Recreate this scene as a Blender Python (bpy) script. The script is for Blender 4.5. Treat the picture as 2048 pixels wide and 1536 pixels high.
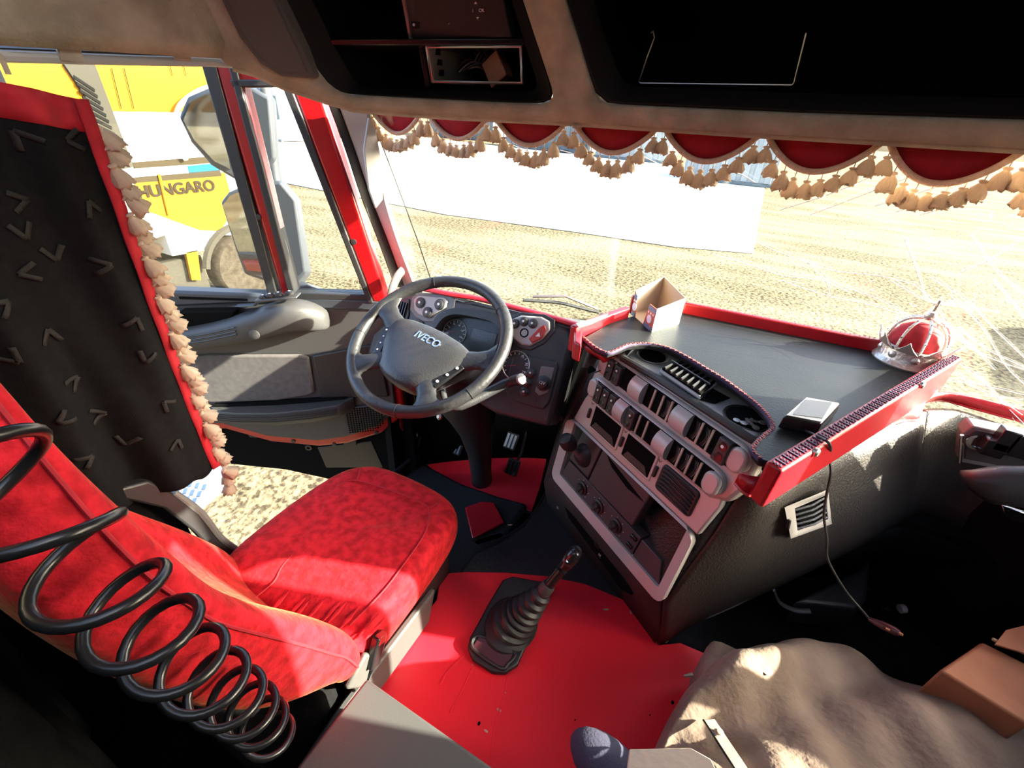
import bpy, math, random
import numpy as np
from mathutils import Matrix, Vector, geometry

for o in list(bpy.data.objects):
    bpy.data.objects.remove(o)
scene = bpy.context.scene
COL = scene.collection
random.seed(7)
rng = np.random.RandomState(11)

# ---------------------------------------------------------------- camera
W, H = 2048.0, 1536.0
F = 880.0
CX, CY = 1024.0, 768.0
NADIR = (930.0, 2200.0)
YAW = math.radians(26)
C = np.array([0.10, 0.0, 1.62])

def A(*v):
    return np.array(v, dtype=float)

def unit(v):
    v = np.asarray(v, float)
    return v / np.linalg.norm(v)

_d = unit(A(NADIR[0] - CX, -(NADIR[1] - CY), -F))
_up = -_d
_f = A(0, 0, -1); _fh = unit(_f - _up * _f.dot(_up)); _r = np.cross(_fh, _up)
_Fw = A(-math.sin(YAW), math.cos(YAW), 0); _Rw = A(math.cos(YAW), math.sin(YAW), 0)
M = np.outer(_Fw, _fh) + np.outer(_Rw, _r) + np.outer(A(0, 0, 1), _up)

cam_data = bpy.data.cameras.new('camera')
cam_data.sensor_fit = 'HORIZONTAL'; cam_data.sensor_width = 36.0
cam_data.lens = 36.0 * F / W
cam_data.clip_start = 0.02; cam_data.clip_end = 400
cam = bpy.data.objects.new('camera', cam_data); COL.objects.link(cam)
m4 = Matrix.Identity(4)
for i in range(3):
    for j in range(3):
        m4[i][j] = M[i, j]
    m4[i][3] = C[i]
cam.matrix_world = m4
scene.camera = cam

# ---------------------------------------------------------------- light
scene.view_settings.view_transform = 'Standard'
scene.view_settings.look = 'None'
scene.view_settings.gamma = 1.0
scene.view_settings.use_curve_mapping = False
scene.view_settings.exposure = 1.35

SUN_DIR = unit(A(-0.943, -0.334, -0.43))         # the way the light travels: low, from the passenger's side
world = bpy.data.worlds.new('sky'); scene.world = world; world.use_nodes = True
wn = world.node_tree.nodes; wl = world.node_tree.links; wn.clear()
wo = wn.new('ShaderNodeOutputWorld'); wb = wn.new('ShaderNodeBackground'); ws = wn.new('ShaderNodeTexSky')
ws.sky_type = 'NISHITA'; ws.sun_disc = False; ws.dust_density = 5.0; ws.ozone_density = 0.4; ws.air_density = 0.7
ws.sun_elevation = math.asin(-SUN_DIR[2]); ws.sun_rotation = math.atan2(-SUN_DIR[0], -SUN_DIR[1])
wl.new(ws.outputs[0], wb.inputs[0]); wl.new(wb.outputs[0], wo.inputs[0]); wb.inputs[1].default_value = 0.66
sun_data = bpy.data.lights.new('sun', 'SUN'); sun_data.energy = 21.0; sun_data.angle = 0.0095
sun_data.color = (1.0, 0.90, 0.72)
sun = bpy.data.objects.new('sun', sun_data); COL.objects.link(sun)
sun.rotation_euler = Vector(SUN_DIR).to_track_quat('-Z', 'Y').to_euler()
sun.location = (8, 3, 6)

# ---------------------------------------------------------------- pixel -> world points on real planes
def ray(px, py):
    return M @ A(px - CX, -(py - CY), -F)

def at(px, py, x=None, y=None, z=None):
    r = ray(px, py)
    for i, v in enumerate((x, y, z)):
        if v is not None:
            return C + r * ((v - C[i]) / r[i])

def onplane(px, py, p0, n):
    r = ray(px, py); n = np.asarray(n, float)
    return C + r * ((np.asarray(p0) - C) @ n) / (r @ n)

def deep(px, py, d):
    return C + ray(px, py) * (d / F)

# ---------------------------------------------------------------- mesh helpers
def frame_of(t, ref=None):
    t = unit(t)
    if ref is None:
        ref = A(0, 0, 1) if abs(t[2]) < 0.9 else A(1, 0, 0)
    a = unit(np.cross(ref, t)); b = np.cross(t, a)
    return a, b

class MB:
    def __init__(s):
        s.v = []; s.f = []
    def add(s, vs, fs):
        o = len(s.v)
        s.v += [tuple(map(float, v)) for v in vs]
        s.f += [tuple(i + o for i in f) for f in fs]
        return s
    def box(s, c, ax, ay, az):
        c = np.asarray(c, float); ax = np.asarray(ax, float); ay = np.asarray(ay, float); az = np.asarray(az, float)
        vs = [c + i * ax + j * ay + k * az for k in (-1, 1) for j in (-1, 1) for i in (-1, 1)]
        return s.add(vs, [(0, 2, 3, 1), (4, 5, 7, 6), (0, 1, 5, 4), (2, 6, 7, 3), (0, 4, 6, 2), (1, 3, 7, 5)])
    def prism(s, pts, vec):
        pts = [np.asarray(p, float) for p in pts]; vec = np.asarray(vec, float); n = len(pts)
        vs = pts + [p + vec for p in pts]
        fs = [tuple(range(n - 1, -1, -1)), tuple(range(n, 2 * n))]
        fs += [(i, (i + 1) % n, (i + 1) % n + n, i + n) for i in range(n)]
        return s.add(vs, fs)
    def poly(s, pts):
        return s.add(pts, [tuple(range(len(pts)))])
    def tube(s, path, r, seg=8, closed=False, flat=None, caps=True):
        path = [np.asarray(p, float) for p in path]; n = len(path)
        rs = r if hasattr(r, '__len__') else [r] * n
        vs = []; a = None
        for i, p in enumerate(path):
            if closed: t = path[(i + 1) % n] - path[i - 1]
            else: t = path[min(i + 1, n - 1)] - path[max(i - 1, 0)]
            t = unit(t)
            if a is None: a, b = frame_of(t)
            else:
                a = unit(a - t * a.dot(t)); b = np.cross(t, a)
            for k in range(seg):
                w = 2 * math.pi * k / seg
                vs.append(p + rs[i] * (math.cos(w) * a + math.sin(w) * b * (flat or 1)))
        fs = []
        for i in range(n if closed else n - 1):
            for k in range(seg):
                k2 = (k + 1) % seg; j = (i + 1) % n
                fs.append((i * seg + k, i * seg + k2, j * seg + k2, j * seg + k))
        if not closed and caps:
            fs.append(tuple(range(seg - 1, -1, -1))); fs.append(tuple((n - 1) * seg + k for k in range(seg)))
        return s.add(vs, fs)
    def lathe(s, prof, o, ax, seg=16, ref=None, sq=1.0):
        ax = unit(ax); a, b = frame_of(ax, ref); o = np.asarray(o, float)
        vs = []
        for r, h in prof:
            for k in range(seg):
                w = 2 * math.pi * k / seg
                vs.append(o + ax * h + r * (math.cos(w) * a + sq * math.sin(w) * b))
        fs = []
        for i in range(len(prof) - 1):
            for k in range(seg):
                k2 = (k + 1) % seg
                fs.append((i * seg + k, i * seg + k2, (i + 1) * seg + k2, (i + 1) * seg + k))
        fs.append(tuple(range(seg - 1, -1, -1)))
        fs.append(tuple((len(prof) - 1) * seg + k for k in range(seg)))
        return s.add(vs, fs)
    def grid(s, rows, cu=False, cv=False):
        n = len(rows); m = len(rows[0])
        vs = [p for r in rows for p in r]; fs = []
        for i in range(n if cv else n - 1):
            for j in range(m if cu else m - 1):
                i2 = (i + 1) % n; j2 = (j + 1) % m
                fs.append((i * m + j, i * m + j2, i2 * m + j2, i2 * m + j))
        return s.add(vs, fs)
    def loft(s, rings, caps=True):
        m = len(rings[0]); o = len(s.v)
        s.grid(rings, cu=True)
        if caps:
            s.f.append(tuple(o + k for k in range(m - 1, -1, -1)))
            s.f.append(tuple(o + (len(rings) - 1) * m + k for k in range(m)))
        return s
    def build(s, name, mat, parent=None, angle=40, bevel=0.0, seg=2, sub=0, solid=0.0, kind=None, label=None):
        me = bpy.data.meshes.new(name); me.from_pydata(s.v, [], s.f); me.update()
        return link(name, me, mat, parent, angle, bevel, seg, sub, solid, kind, label)

def link(name, me, mat, parent=None, angle=40, bevel=0.0, seg=2, sub=0, solid=0.0, kind=None, label=None):
    if mat is not None and not me.materials:
        me.materials.append(mat)
    import bmesh
    bm = bmesh.new(); bm.from_mesh(me); bmesh.ops.recalc_face_normals(bm, faces=bm.faces); bm.to_mesh(me); bm.free()
    me.shade_smooth()
    if angle < 180: me.set_sharp_from_angle(angle=math.radians(angle))
    o = bpy.data.objects.new(name, me); COL.objects.link(o)
    if parent is not None: attach(o, parent)
    if solid:
        m = o.modifiers.new('thick', 'SOLIDIFY'); m.thickness = solid; m.offset = 0
    if bevel:
        m = o.modifiers.new('edge', 'BEVEL'); m.width = bevel; m.segments = seg; m.limit_method = 'ANGLE'; m.angle_limit = math.radians(35)
        m.harden_normals = False
    if sub:
        m = o.modifiers.new('round', 'SUBSURF'); m.levels = sub; m.render_levels = sub
    if kind: o['kind'] = kind
    if label: o['label'] = label
    return o

def world_loc(o):
    p = o; t = Vector((0, 0, 0))
    while p is not None:
        t = t + p.location if p.parent is None else t + p.location + p.matrix_parent_inverse.translation
        p = p.parent
    return t

def attach(o, parent):
    o.parent = parent
    o.matrix_parent_inverse = Matrix.Translation(-world_loc(parent))

def inst(src, name, loc, parent, rot=None, scale=None):
    o = bpy.data.objects.new(name, src); COL.objects.link(o)
    if parent is not None: attach(o, parent)
    o.location = loc
    if rot is not None: o.rotation_euler = rot
    if scale is not None: o.scale = scale
    return o

def thing(name, loc, label, cat, group=None):
    o = bpy.data.objects.new(name, None); COL.objects.link(o); o.location = tuple(map(float, loc))
    o.empty_display_size = 0.05
    return tag(o, label, cat, group)

def tag(o, label, cat, group=None):
    o['label'] = label; o['category'] = cat
    if group: o['group'] = group
    return o

def text_obj(name, body, origin, right, up, size, mat, parent, depth=0.0006, shear=0.0, bold=0.0, label=None, align='CENTER'):
    cu = bpy.data.curves.new(name, 'FONT'); cu.body = body; cu.size = 1.0; cu.align_x = align; cu.align_y = 'CENTER'
    cu.extrude = depth / size; cu.offset = bold; cu.shear = shear
    t = bpy.data.objects.new(name, cu); COL.objects.link(t)
    dg = bpy.context.evaluated_depsgraph_get()
    me = bpy.data.meshes.new_from_object(t.evaluated_get(dg))
    bpy.data.objects.remove(t); bpy.data.curves.remove(cu)
    right = unit(right); up = np.asarray(up, float); up = unit(up - right * up.dot(right)); nn = np.cross(right, up)
    o3 = np.asarray(origin, float)
    for v in me.vertices:
        p = o3 + size * (v.co.x * right + v.co.y * up + v.co.z * nn); v.co = tuple(p)
    return link(name, me, mat, parent, label=label)

def smooth_path(pts, n=8, closed=False):
    pts = [np.asarray(p, float) for p in pts]; out = []; N = len(pts)
    for i in range(N if closed else N - 1):
        if closed: p0, p1, p2, p3 = pts[i - 1], pts[i], pts[(i + 1) % N], pts[(i + 2) % N]
        else: p0, p1, p2, p3 = pts[max(i - 1, 0)], pts[i], pts[i + 1], pts[min(i + 2, N - 1)]
        for k in range(n):
            t = k / n
            out.append(0.5 * ((2 * p1) + (-p0 + p2) * t + (2 * p0 - 5 * p1 + 4 * p2 - p3) * t * t + (-p0 + 3 * p1 - 3 * p2 + p3) * t ** 3))
    if not closed: out.append(pts[-1])
    return out

def rrect(w, h, r, n=4, cx=0, cy=0):
    out = []
    for sx, sy, a0 in ((1, 1, 0), (-1, 1, 90), (-1, -1, 180), (1, -1, 270)):
        for k in range(n + 1):
            a = math.radians(a0 + 90 * k / n)
            out.append((cx + sx * (w - r) + r * math.cos(a), cy + sy * (h - r) + r * math.sin(a)))
    return out

# ---------------------------------------------------------------- materials
def mat(name, col, rough=0.5, metal=0.0, col2=None, nscale=8.0, bump=0.0, bscale=80.0, sheen=0.0, coat=0.0, detail=4, lo=0.35, hi=0.65, spec=0.5, stretch=None, emis=0.0, trans=0.0):
    m = bpy.data.materials.new(name); m.use_nodes = True
    nt = m.node_tree; b = nt.nodes['Principled BSDF']
    b.inputs['Base Color'].default_value = (*col, 1); b.inputs['Roughness'].default_value = rough
    b.inputs['Metallic'].default_value = metal; b.inputs['Specular IOR Level'].default_value = spec
    if sheen:
        b.inputs['Sheen Weight'].default_value = sheen; b.inputs['Sheen Roughness'].default_value = 0.4
        b.inputs['Sheen Tint'].default_value = (1.0, 0.70, 0.28, 1) if name == 'red_velvet' else (*[min(1, c * 1.5 + 0.15) for c in col], 1)
    if coat: b.inputs['Coat Weight'].default_value = coat; b.inputs['Coat Roughness'].default_value = 0.12
    if trans: b.inputs['Transmission Weight'].default_value = trans
    if emis:
        b.inputs['Emission Color'].default_value = (*col, 1); b.inputs['Emission Strength'].default_value = emis
    tc = None
    if col2 is not None or bump:
        tc = nt.nodes.new('ShaderNodeTexCoord'); vec = tc.outputs['Object']
        if stretch:
            mp = nt.nodes.new('ShaderNodeMapping'); mp.inputs['Scale'].default_value = stretch
            nt.links.new(vec, mp.inputs[0]); vec = mp.outputs[0]
    if col2 is not None:
        n = nt.nodes.new('ShaderNodeTexNoise'); n.inputs['Scale'].default_value = nscale; n.inputs['Detail'].default_value = detail
        nt.links.new(vec, n.inputs['Vector'])
        r = nt.nodes.new('ShaderNodeValToRGB'); r.color_ramp.elements[0].position = lo; r.color_ramp.elements[1].position = hi
        r.color_ramp.elements[0].color = (*col, 1); r.color_ramp.elements[1].color = (*col2, 1)
        nt.links.new(n.outputs['Fac'], r.inputs[0]); nt.links.new(r.outputs[0], b.inputs['Base Color'])
    if bump:
        n2 = nt.nodes.new('ShaderNodeTexNoise'); n2.inputs['Scale'].default_value = bscale; n2.inputs['Detail'].default_value = 3
        nt.links.new(vec, n2.inputs['Vector'])
        bp = nt.nodes.new('ShaderNodeBump'); bp.inputs['Strength'].default_value = bump; bp.inputs['Distance'].default_value = 0.004
        nt.links.new(n2.outputs['Fac'], bp.inputs['Height']); nt.links.new(bp.outputs[0], b.inputs['Normal'])
    return m

def glass_mat(name, tint=(0.93, 0.96, 0.95), refl=0.5, rough=0.0, base=0.04):
    m = bpy.data.materials.new(name); m.use_nodes = True; nt = m.node_tree; nt.nodes.clear()
    o = nt.nodes.new('ShaderNodeOutputMaterial'); mx = nt.nodes.new('ShaderNodeMixShader')
    t = nt.nodes.new('ShaderNodeBsdfTransparent'); t.inputs[0].default_value = (*tint, 1)
    g = nt.nodes.new('ShaderNodeBsdfGlossy'); g.inputs['Roughness'].default_value = rough; g.inputs[0].default_value = (0.9, 0.9, 0.9, 1)
    fr = nt.nodes.new('ShaderNodeLayerWeight'); fr.inputs[0].default_value = 0.5
    pw = nt.nodes.new('ShaderNodeMath'); pw.operation = 'POWER'; pw.inputs[1].default_value = 5.0
    ma = nt.nodes.new('ShaderNodeMath'); ma.operation = 'MULTIPLY_ADD'; ma.inputs[1].default_value = refl; ma.inputs[2].default_value = base
    nt.links.new(fr.outputs['Facing'], pw.inputs[0]); nt.links.new(pw.outputs[0], ma.inputs[0])
    nt.links.new(ma.outputs[0], mx.inputs[0]); nt.links.new(t.outputs[0], mx.inputs[1]); nt.links.new(g.outputs[0], mx.inputs[2])
    nt.links.new(mx.outputs[0], o.inputs[0])
    return m

MT = dict(
    velvet=mat('red_velvet', (0.33, 0.005, 0.011), 0.75, col2=(0.57, 0.012, 0.023), nscale=38, bump=0.9, bscale=70, sheen=0.14, detail=10, lo=0.38, hi=0.60, spec=0.15),
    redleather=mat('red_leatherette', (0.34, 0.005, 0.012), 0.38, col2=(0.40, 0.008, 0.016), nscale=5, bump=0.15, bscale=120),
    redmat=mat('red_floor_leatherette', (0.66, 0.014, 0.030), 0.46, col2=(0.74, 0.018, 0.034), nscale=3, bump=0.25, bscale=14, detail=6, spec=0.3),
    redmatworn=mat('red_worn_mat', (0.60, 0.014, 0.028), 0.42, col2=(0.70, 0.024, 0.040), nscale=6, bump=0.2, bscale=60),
    redpaint=mat('red_paint', (0.33, 0.003, 0.005), 0.30, coat=0.4),
    redcloth=mat('red_cloth', (0.32, 0.004, 0.012), 0.8, col2=(0.40, 0.006, 0.016), nscale=40, sheen=0.2),
    black=mat('black_plastic', (0.018, 0.017, 0.018), 0.48, bump=0.12, bscale=260),
    blackgrain=mat('black_grained_leatherette', (0.040, 0.034, 0.031), 0.42, bump=0.6, bscale=170),
    blackgloss=mat('black_gloss_plastic', (0.012, 0.012, 0.013), 0.22),
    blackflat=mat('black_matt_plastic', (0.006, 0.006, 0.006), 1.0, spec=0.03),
    boxgrey=mat('dark_grey_box_plastic', (0.065, 0.064, 0.062), 0.5, bump=0.1, bscale=300),
    shelfgrey=mat('shelf_grey_plastic', (0.24, 0.25, 0.25), 0.4, bump=0.08, bscale=300),
    rimblack=mat('black_bay_rim', (0.010, 0.0095, 0.0095), 0.6, spec=0.15),
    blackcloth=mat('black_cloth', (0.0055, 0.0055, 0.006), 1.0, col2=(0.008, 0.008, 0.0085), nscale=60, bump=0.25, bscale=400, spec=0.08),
    blackleather=mat('black_leather', (0.020, 0.020, 0.022), 0.42, bump=0.35, bscale=90),
    rubber=mat('black_rubber', (0.016, 0.016, 0.017), 0.5),
    hose=mat('black_hose', (0.010, 0.010, 0.011), 0.28),
    dash=mat('charcoal_dash', (0.030, 0.030, 0.033), 0.40, bump=0.2, bscale=200),
    tray=mat('black_leather_tray', (0.010, 0.0115, 0.013), 0.42, col2=(0.015, 0.0165, 0.017), nscale=7, bump=0.18, bscale=180, detail=8, spec=0.14),
    silver=mat('silver_plastic', (0.46, 0.43, 0.41), 0.42, metal=0.2),
    darkpanel=mat('dark_plum_panel', (0.055, 0.042, 0.046), 0.42),
    grey=mat('grey_plastic', (0.15, 0.15, 0.145), 0.45, bump=0.1, bscale=300),
    midgrey=mat('mid_grey_door_plastic', (0.045, 0.044, 0.045), 0.5, bump=0.12, bscale=260),
    palegrey=mat('pale_grey_plastic', (0.42, 0.42, 0.41), 0.5),
    insert=mat('grey_door_cloth', (0.075, 0.068, 0.068), 0.85, col2=(0.095, 0.088, 0.086), nscale=50, bump=0.2, bscale=500),
    liner=mat('beige_headliner', (0.30, 0.255, 0.185), 0.95, col2=(0.44, 0.385, 0.29), nscale=14, bump=0.5, bscale=160, sheen=0.15, detail=8),
    grille=mat('speaker_grille_brown', (0.10, 0.085, 0.08), 0.7, bump=0.4, bscale=700),
    white=mat('white_plastic', (0.72, 0.72, 0.72), 0.4),
    cream=mat('cream_tassel_yarn', (0.62, 0.50, 0.38), 0.9, col2=(0.75, 0.64, 0.52), nscale=120, bump=0.5, bscale=300, stretch=(4, 4, 0.5)),
    braid=mat('cream_braid', (0.66, 0.46, 0.37), 0.9, col2=(0.80, 0.62, 0.52), nscale=200, bump=0.8, bscale=350),
    chrome=mat('chrome', (0.75, 0.75, 0.74), 0.12, metal=1.0),
    steel=mat('dull_steel', (0.45, 0.44, 0.42), 0.35, metal=0.9),
    stitch=mat('red_stitch_thread', (0.42, 0.07, 0.05), 0.7),
    stitchdark=mat('dark_blue_thread', (0.035, 0.02, 0.06), 0.7),
    chevron=mat('grey_chevron_ribbon', (0.026, 0.025, 0.024), 1.0, spec=0.05, bump=0.4, bscale=500),
    card=mat('tan_cardboard', (0.38, 0.27, 0.16), 0.85, bump=0.15, bscale=150),
    cardin=mat('cream_card', (0.50, 0.41, 0.28), 0.85),
    whitecard=mat('white_printed_card', (0.75, 0.77, 0.78), 0.5),
    redprint=mat('brick_red_print', (0.45, 0.12, 0.08), 0.6),
    blueprint=mat('slate_blue_print', (0.13, 0.22, 0.30), 0.6),
    aqua=mat('pale_aqua_print', (0.45, 0.66, 0.70), 0.6),
    beige=mat('dirty_beige_cloth', (0.13, 0.088, 0.066), 0.9, col2=(0.27, 0.195, 0.148), nscale=6, bump=1.0, bscale=55, detail=12, lo=0.34, hi=0.66),
    brown=mat('brown_leather', (0.28, 0.095, 0.04), 0.75, col2=(0.34, 0.13, 0.06), nscale=9, bump=0.2, bscale=60),
    symbol=mat('white_symbol_print', (0.75, 0.75, 0.75), 0.5),
    btnred=mat('red_button', (0.40, 0.03, 0.03), 0.3),
    gauge=mat('gauge_black', (0.02, 0.02, 0.022), 0.35),
    screen=mat('grey_lcd', (0.055, 0.058, 0.060), 0.25),
    crownmetal=mat('pewter_metal', (0.62, 0.58, 0.53), 0.35, metal=0.7, bump=0.5, bscale=120),
    glassin=glass_mat('clear_glass'),
    glassdark=glass_mat('clear_quarter_glass', (0.90, 0.93, 0.92)),
    lens=glass_mat('gauge_lens', (0.93, 0.93, 0.93), refl=0.08, rough=0.08, base=0.006),
    crack=mat('white_glass_crack', (0.92, 0.95, 0.97), 0.3, spec=0.8),
    yellow=mat('truck_yellow', (0.24, 0.105, 0.0015), 0.7, spec=0.1),
    truckwhite=mat('truck_white', (0.6, 0.6, 0.6), 0.35),
    truckgrey=mat('truck_grey', (0.026, 0.025, 0.021), 0.9, spec=0.03),
    truckblue=mat('stripe_blue', (0.006, 0.055, 0.14), 0.9, spec=0.02),
    stripe=mat('stripe_grey', (0.020, 0.016, 0.010), 0.9, spec=0.02),
    tyre=mat('tyre_rubber', (0.016, 0.0135, 0.0105), 0.85, col2=(0.030, 0.026, 0.020), nscale=12, bump=0.3, bscale=40, spec=0.03),
    lettering=mat('brown_lettering', (0.007, 0.0045, 0.0015), 0.7, spec=0.1),
    orange=mat('truck_orange', (0.35, 0.14, 0.012), 0.6),
    container=mat('container_blue_grey', (0.17, 0.20, 0.22), 0.7, col2=(0.21, 0.24, 0.26), nscale=1.5),
    contdark=mat('container_slate', (0.07, 0.095, 0.11), 0.7),
    mirrorback=mat('mirror_housing_blue_grey', (0.030, 0.036, 0.046), 0.45, bump=0.1, bscale=200),
    mirrorglass=mat('mirror_glass', (0.35, 0.34, 0.33), 0.03, metal=1.0),
    concrete=mat('pale_concrete', (0.60, 0.59, 0.55), 0.8, col2=(0.66, 0.65, 0.62), nscale=0.4, detail=6),
    navy=mat('navy_cloth', (0.04, 0.04, 0.075), 0.9, bump=0.3, bscale=200),
    paper=mat('crumpled_paper', (0.62, 0.55, 0.40), 0.8, bump=0.3, bscale=60),
    wood=mat('weathered_trim_strip', (0.36, 0.28, 0.20), 0.6, col2=(0.46, 0.38, 0.29), nscale=20),
    copper=mat('copper_tip', (0.75, 0.40, 0.22), 0.3, metal=0.8),
    maroon=mat('maroon_plastic', (0.06, 0.012, 0.016), 0.3),
    ledbrown=mat('brown_connector', (0.25, 0.10, 0.06), 0.5),
)

def ground_mat():
    m = bpy.data.materials.new('pale_gravel_yard'); m.use_nodes = True; nt = m.node_tree; b = nt.nodes['Principled BSDF']
    b.inputs['Roughness'].default_value = 0.95; b.inputs['Specular IOR Level'].default_value = 0.1
    tc = nt.nodes.new('ShaderNodeTexCoord')
    def ramp(scale, lo, hi, c0, c1, det=6, stretch=(1, 1, 1)):
        mp = nt.nodes.new('ShaderNodeMapping'); mp.inputs['Scale'].default_value = stretch; nt.links.new(tc.outputs['Object'], mp.inputs[0])
        n = nt.nodes.new('ShaderNodeTexNoise'); n.inputs['Scale'].default_value = scale; n.inputs['Detail'].default_value = det
        nt.links.new(mp.outputs[0], n.inputs['Vector'])
        r = nt.nodes.new('ShaderNodeValToRGB'); r.color_ramp.elements[0].position = lo; r.color_ramp.elements[1].position = hi
        r.color_ramp.elements[0].color = (*c0, 1); r.color_ramp.elements[1].color = (*c1, 1)
        nt.links.new(n.outputs['Fac'], r.inputs[0]); return r.outputs[0]
    a = ramp(15.0, 0.40, 0.54, (0.008, 0.0062, 0.004), (0.165, 0.14, 0.085), 10)
    c = ramp(0.35, 0.40, 0.62, (0.042, 0.036, 0.021), (0.165, 0.145, 0.095), 8, (1, 3, 1))
    mx = nt.nodes.new('ShaderNodeMix'); mx.data_type = 'RGBA'; mx.inputs[0].default_value = 0.45
    nt.links.new(a, mx.inputs[6]); nt.links.new(c, mx.inputs[7]); nt.links.new(mx.outputs[2], b.inputs['Base Color'])
    n3 = nt.nodes.new('ShaderNodeTexNoise'); n3.inputs['Scale'].default_value = 14; n3.inputs['Detail'].default_value = 8
    nt.links.new(tc.outputs['Object'], n3.inputs['Vector'])
    bp = nt.nodes.new('ShaderNodeBump'); bp.inputs['Strength'].default_value = 0.6; bp.inputs['Distance'].default_value = 0.05
    nt.links.new(n3.outputs['Fac'], bp.inputs['Height']); nt.links.new(bp.outputs[0], b.inputs['Normal'])
    return m
MT['ground'] = ground_mat()
def yarn(m, fac=0.45):
    nt = m.node_tree; b = nt.nodes['Principled BSDF']; o = [n for n in nt.nodes if n.type == 'OUTPUT_MATERIAL'][0]
    t = nt.nodes.new('ShaderNodeBsdfTranslucent'); t.inputs[0].default_value = (0.80, 0.62, 0.45, 1); mx = nt.nodes.new('ShaderNodeMixShader'); mx.inputs[0].default_value = fac
    nt.links.new(b.outputs[0], mx.inputs[1]); nt.links.new(t.outputs[0], mx.inputs[2]); nt.links.new(mx.outputs[0], o.inputs[0])
yarn(MT['cream']); yarn(MT['braid'], 0.3)
# ================================================================ the yard outside
GZ = -1.4
def struct(name, mb, m, **k):
    return mb.build(name, m, kind='structure', **k)

struct('ground', MB().poly([A(-120, -60, GZ), A(120, -60, GZ), A(120, 160, GZ), A(-120, 160, GZ)]), MT['ground'])
slab = MB()
sl = [at(1530, 372, z=GZ), at(1505, 508, z=GZ), at(1350, 495, z=GZ), at(1150, 465, z=GZ), at(890, 430, z=GZ), A(-40, 15, GZ), A(-60, 50, GZ), A(-8, 44, GZ)]
slab.prism([p + A(0, 0, 0.015) for p in sl], A(0, 0, 0.02))
struct('concrete_slab', slab, MT['concrete'], label='pale sunlit concrete slab in the yard')

# ================================================================ cab shell
# driver footwell floor, seat platform and centre tunnel
struct('floor', MB().box(A(0.0, 0.5, -0.05), A(1.1, 0, 0), A(0, 1.45, 0), A(0, 0, 0.04)), MT['blackflat'], bevel=0.01)
plat = MB()
px_edge = [A(-1.06, 0.2, 0), A(-1.06, 1.36, 0), A(-0.8, 1.34, 0), A(-0.6, 1.36, 0), A(-0.45, 1.39, 0), A(-0.45, 0.2, 0)]
plat.prism([p + A(0, 0, -0.02) for p in px_edge], A(0, 0, 0.07))
struct('floor_platform', plat, MT['blackleather'], bevel=0.02, seg=3)
tun = MB()
tp = [(960, 1098), (1000, 1082), (1050, 1048), (1085, 1000), (1108, 945)]
tl = [at(a, b, z=0.2) for a, b in tp]
outl = [A(-0.47, -0.6, 0.2), A(-0.47, 0.92, 0.2)] + tl + [A(-0.3, 1.75, 0.2), A(1.1, 1.75, 0.2), A(1.1, -0.6, 0.2)]
tun.prism([p - A(0, 0, 0.22) for p in outl], A(0, 0, 0.22))
tunnel = struct('floor_tunnel', tun, MT['blackleather'], bevel=0.015, seg=3)
for dz in (0.0, 0.006):          # the stitched piping along the tunnel's edge
    MB().tube(smooth_path([p + A(-0.004, 0.004, 0.002 - dz * 2) for p in tl], 6), 0.003, 6).build('seam_piping', MT['rubber'], tunnel)

struct('floor_carpet', MB().prism([at(1325, 1285, z=.201), at(1420, 1236, z=.201), A(.6, 1.42, .201), A(1.1, 1.6, .201), A(1.1, .2, .201), A(.42, .2, .201)], A(0, 0, .006)), MT['blackcloth'], label='dull black carpet in the passenger footwell')
# red floor covering on the tunnel
rm = [(880, 1150), (930, 1146), (1010, 1147), (1100, 1155), (1170, 1170), (1250, 1203), (1290, 1236), (1318, 1292), (1360, 1288), (1430, 1318), (1500, 1360)]
outl = [at(a, b, z=0.205) for a, b in rm] + [A(0.4, 0.3, 0.205), A(0.4, -0.4, 0.205), A(-0.47, -0.4, 0.205), A(-0.47, 0.7, 0.205)]
floor_red = struct('floor_covering', MB().prism(outl, A(0, 0, 0.008)), MT['redmat'], label='red leatherette floor covering around the gear lever', bevel=0.003)
# raised crease and seams in the covering
for pth, r in (([(1015, 1352), (1005, 1400), (990, 1450), (978, 1536)], 0.003), ([(930, 1310), (895, 1345), (880, 1372)], 0.005), ([(945, 1335), (925, 1380), (900, 1425)], 0.004)):
    MB().tube(smooth_path([at(a, b, z=0.212) for a, b in pth], 6), r, 6, flat=0.8).build('crease', MT['redmat'], floor_red)
# footwell mat
fm = [(833, 905), (860, 938), (900, 965), (960, 992), (1010, 1010), (1063, 1026), (1078, 985), (1090, 935), (1098, 880), (1000, 830), (900, 820), (868, 850)]
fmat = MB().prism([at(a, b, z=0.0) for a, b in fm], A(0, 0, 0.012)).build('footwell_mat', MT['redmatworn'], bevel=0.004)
tag(fmat, 'worn red footwell mat under the pedals', 'floor mat')
MB().tube(smooth_path([at(a, b, z=0.012) for a, b in fm[:6]], 6), 0.006, 6).build('piping', MT['blackleather'], fmat)
MB().prism([at(a, b, z=0.012) for a, b in ((868, 918), (900, 885), (912, 868), (905, 865), (880, 885), (863, 908))], A(0, 0, 0.01)).build('slot_edge', MT['rubber'], fmat, bevel=0.003)
MB().prism([at(a, b, z=0.02) for a, b in ((834, 902), (868, 852), (905, 862), (893, 880), (862, 912))], A(0, 0, 0.006)).build('footrest_cover', MT['redleather'], fmat, bevel=0.003)
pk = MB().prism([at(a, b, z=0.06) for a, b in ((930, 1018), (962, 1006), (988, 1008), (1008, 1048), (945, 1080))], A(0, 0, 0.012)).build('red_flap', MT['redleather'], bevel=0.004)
tag(pk, 'loose red leatherette flap in front of the driver seat', 'flap')
wr = MB()
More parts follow.
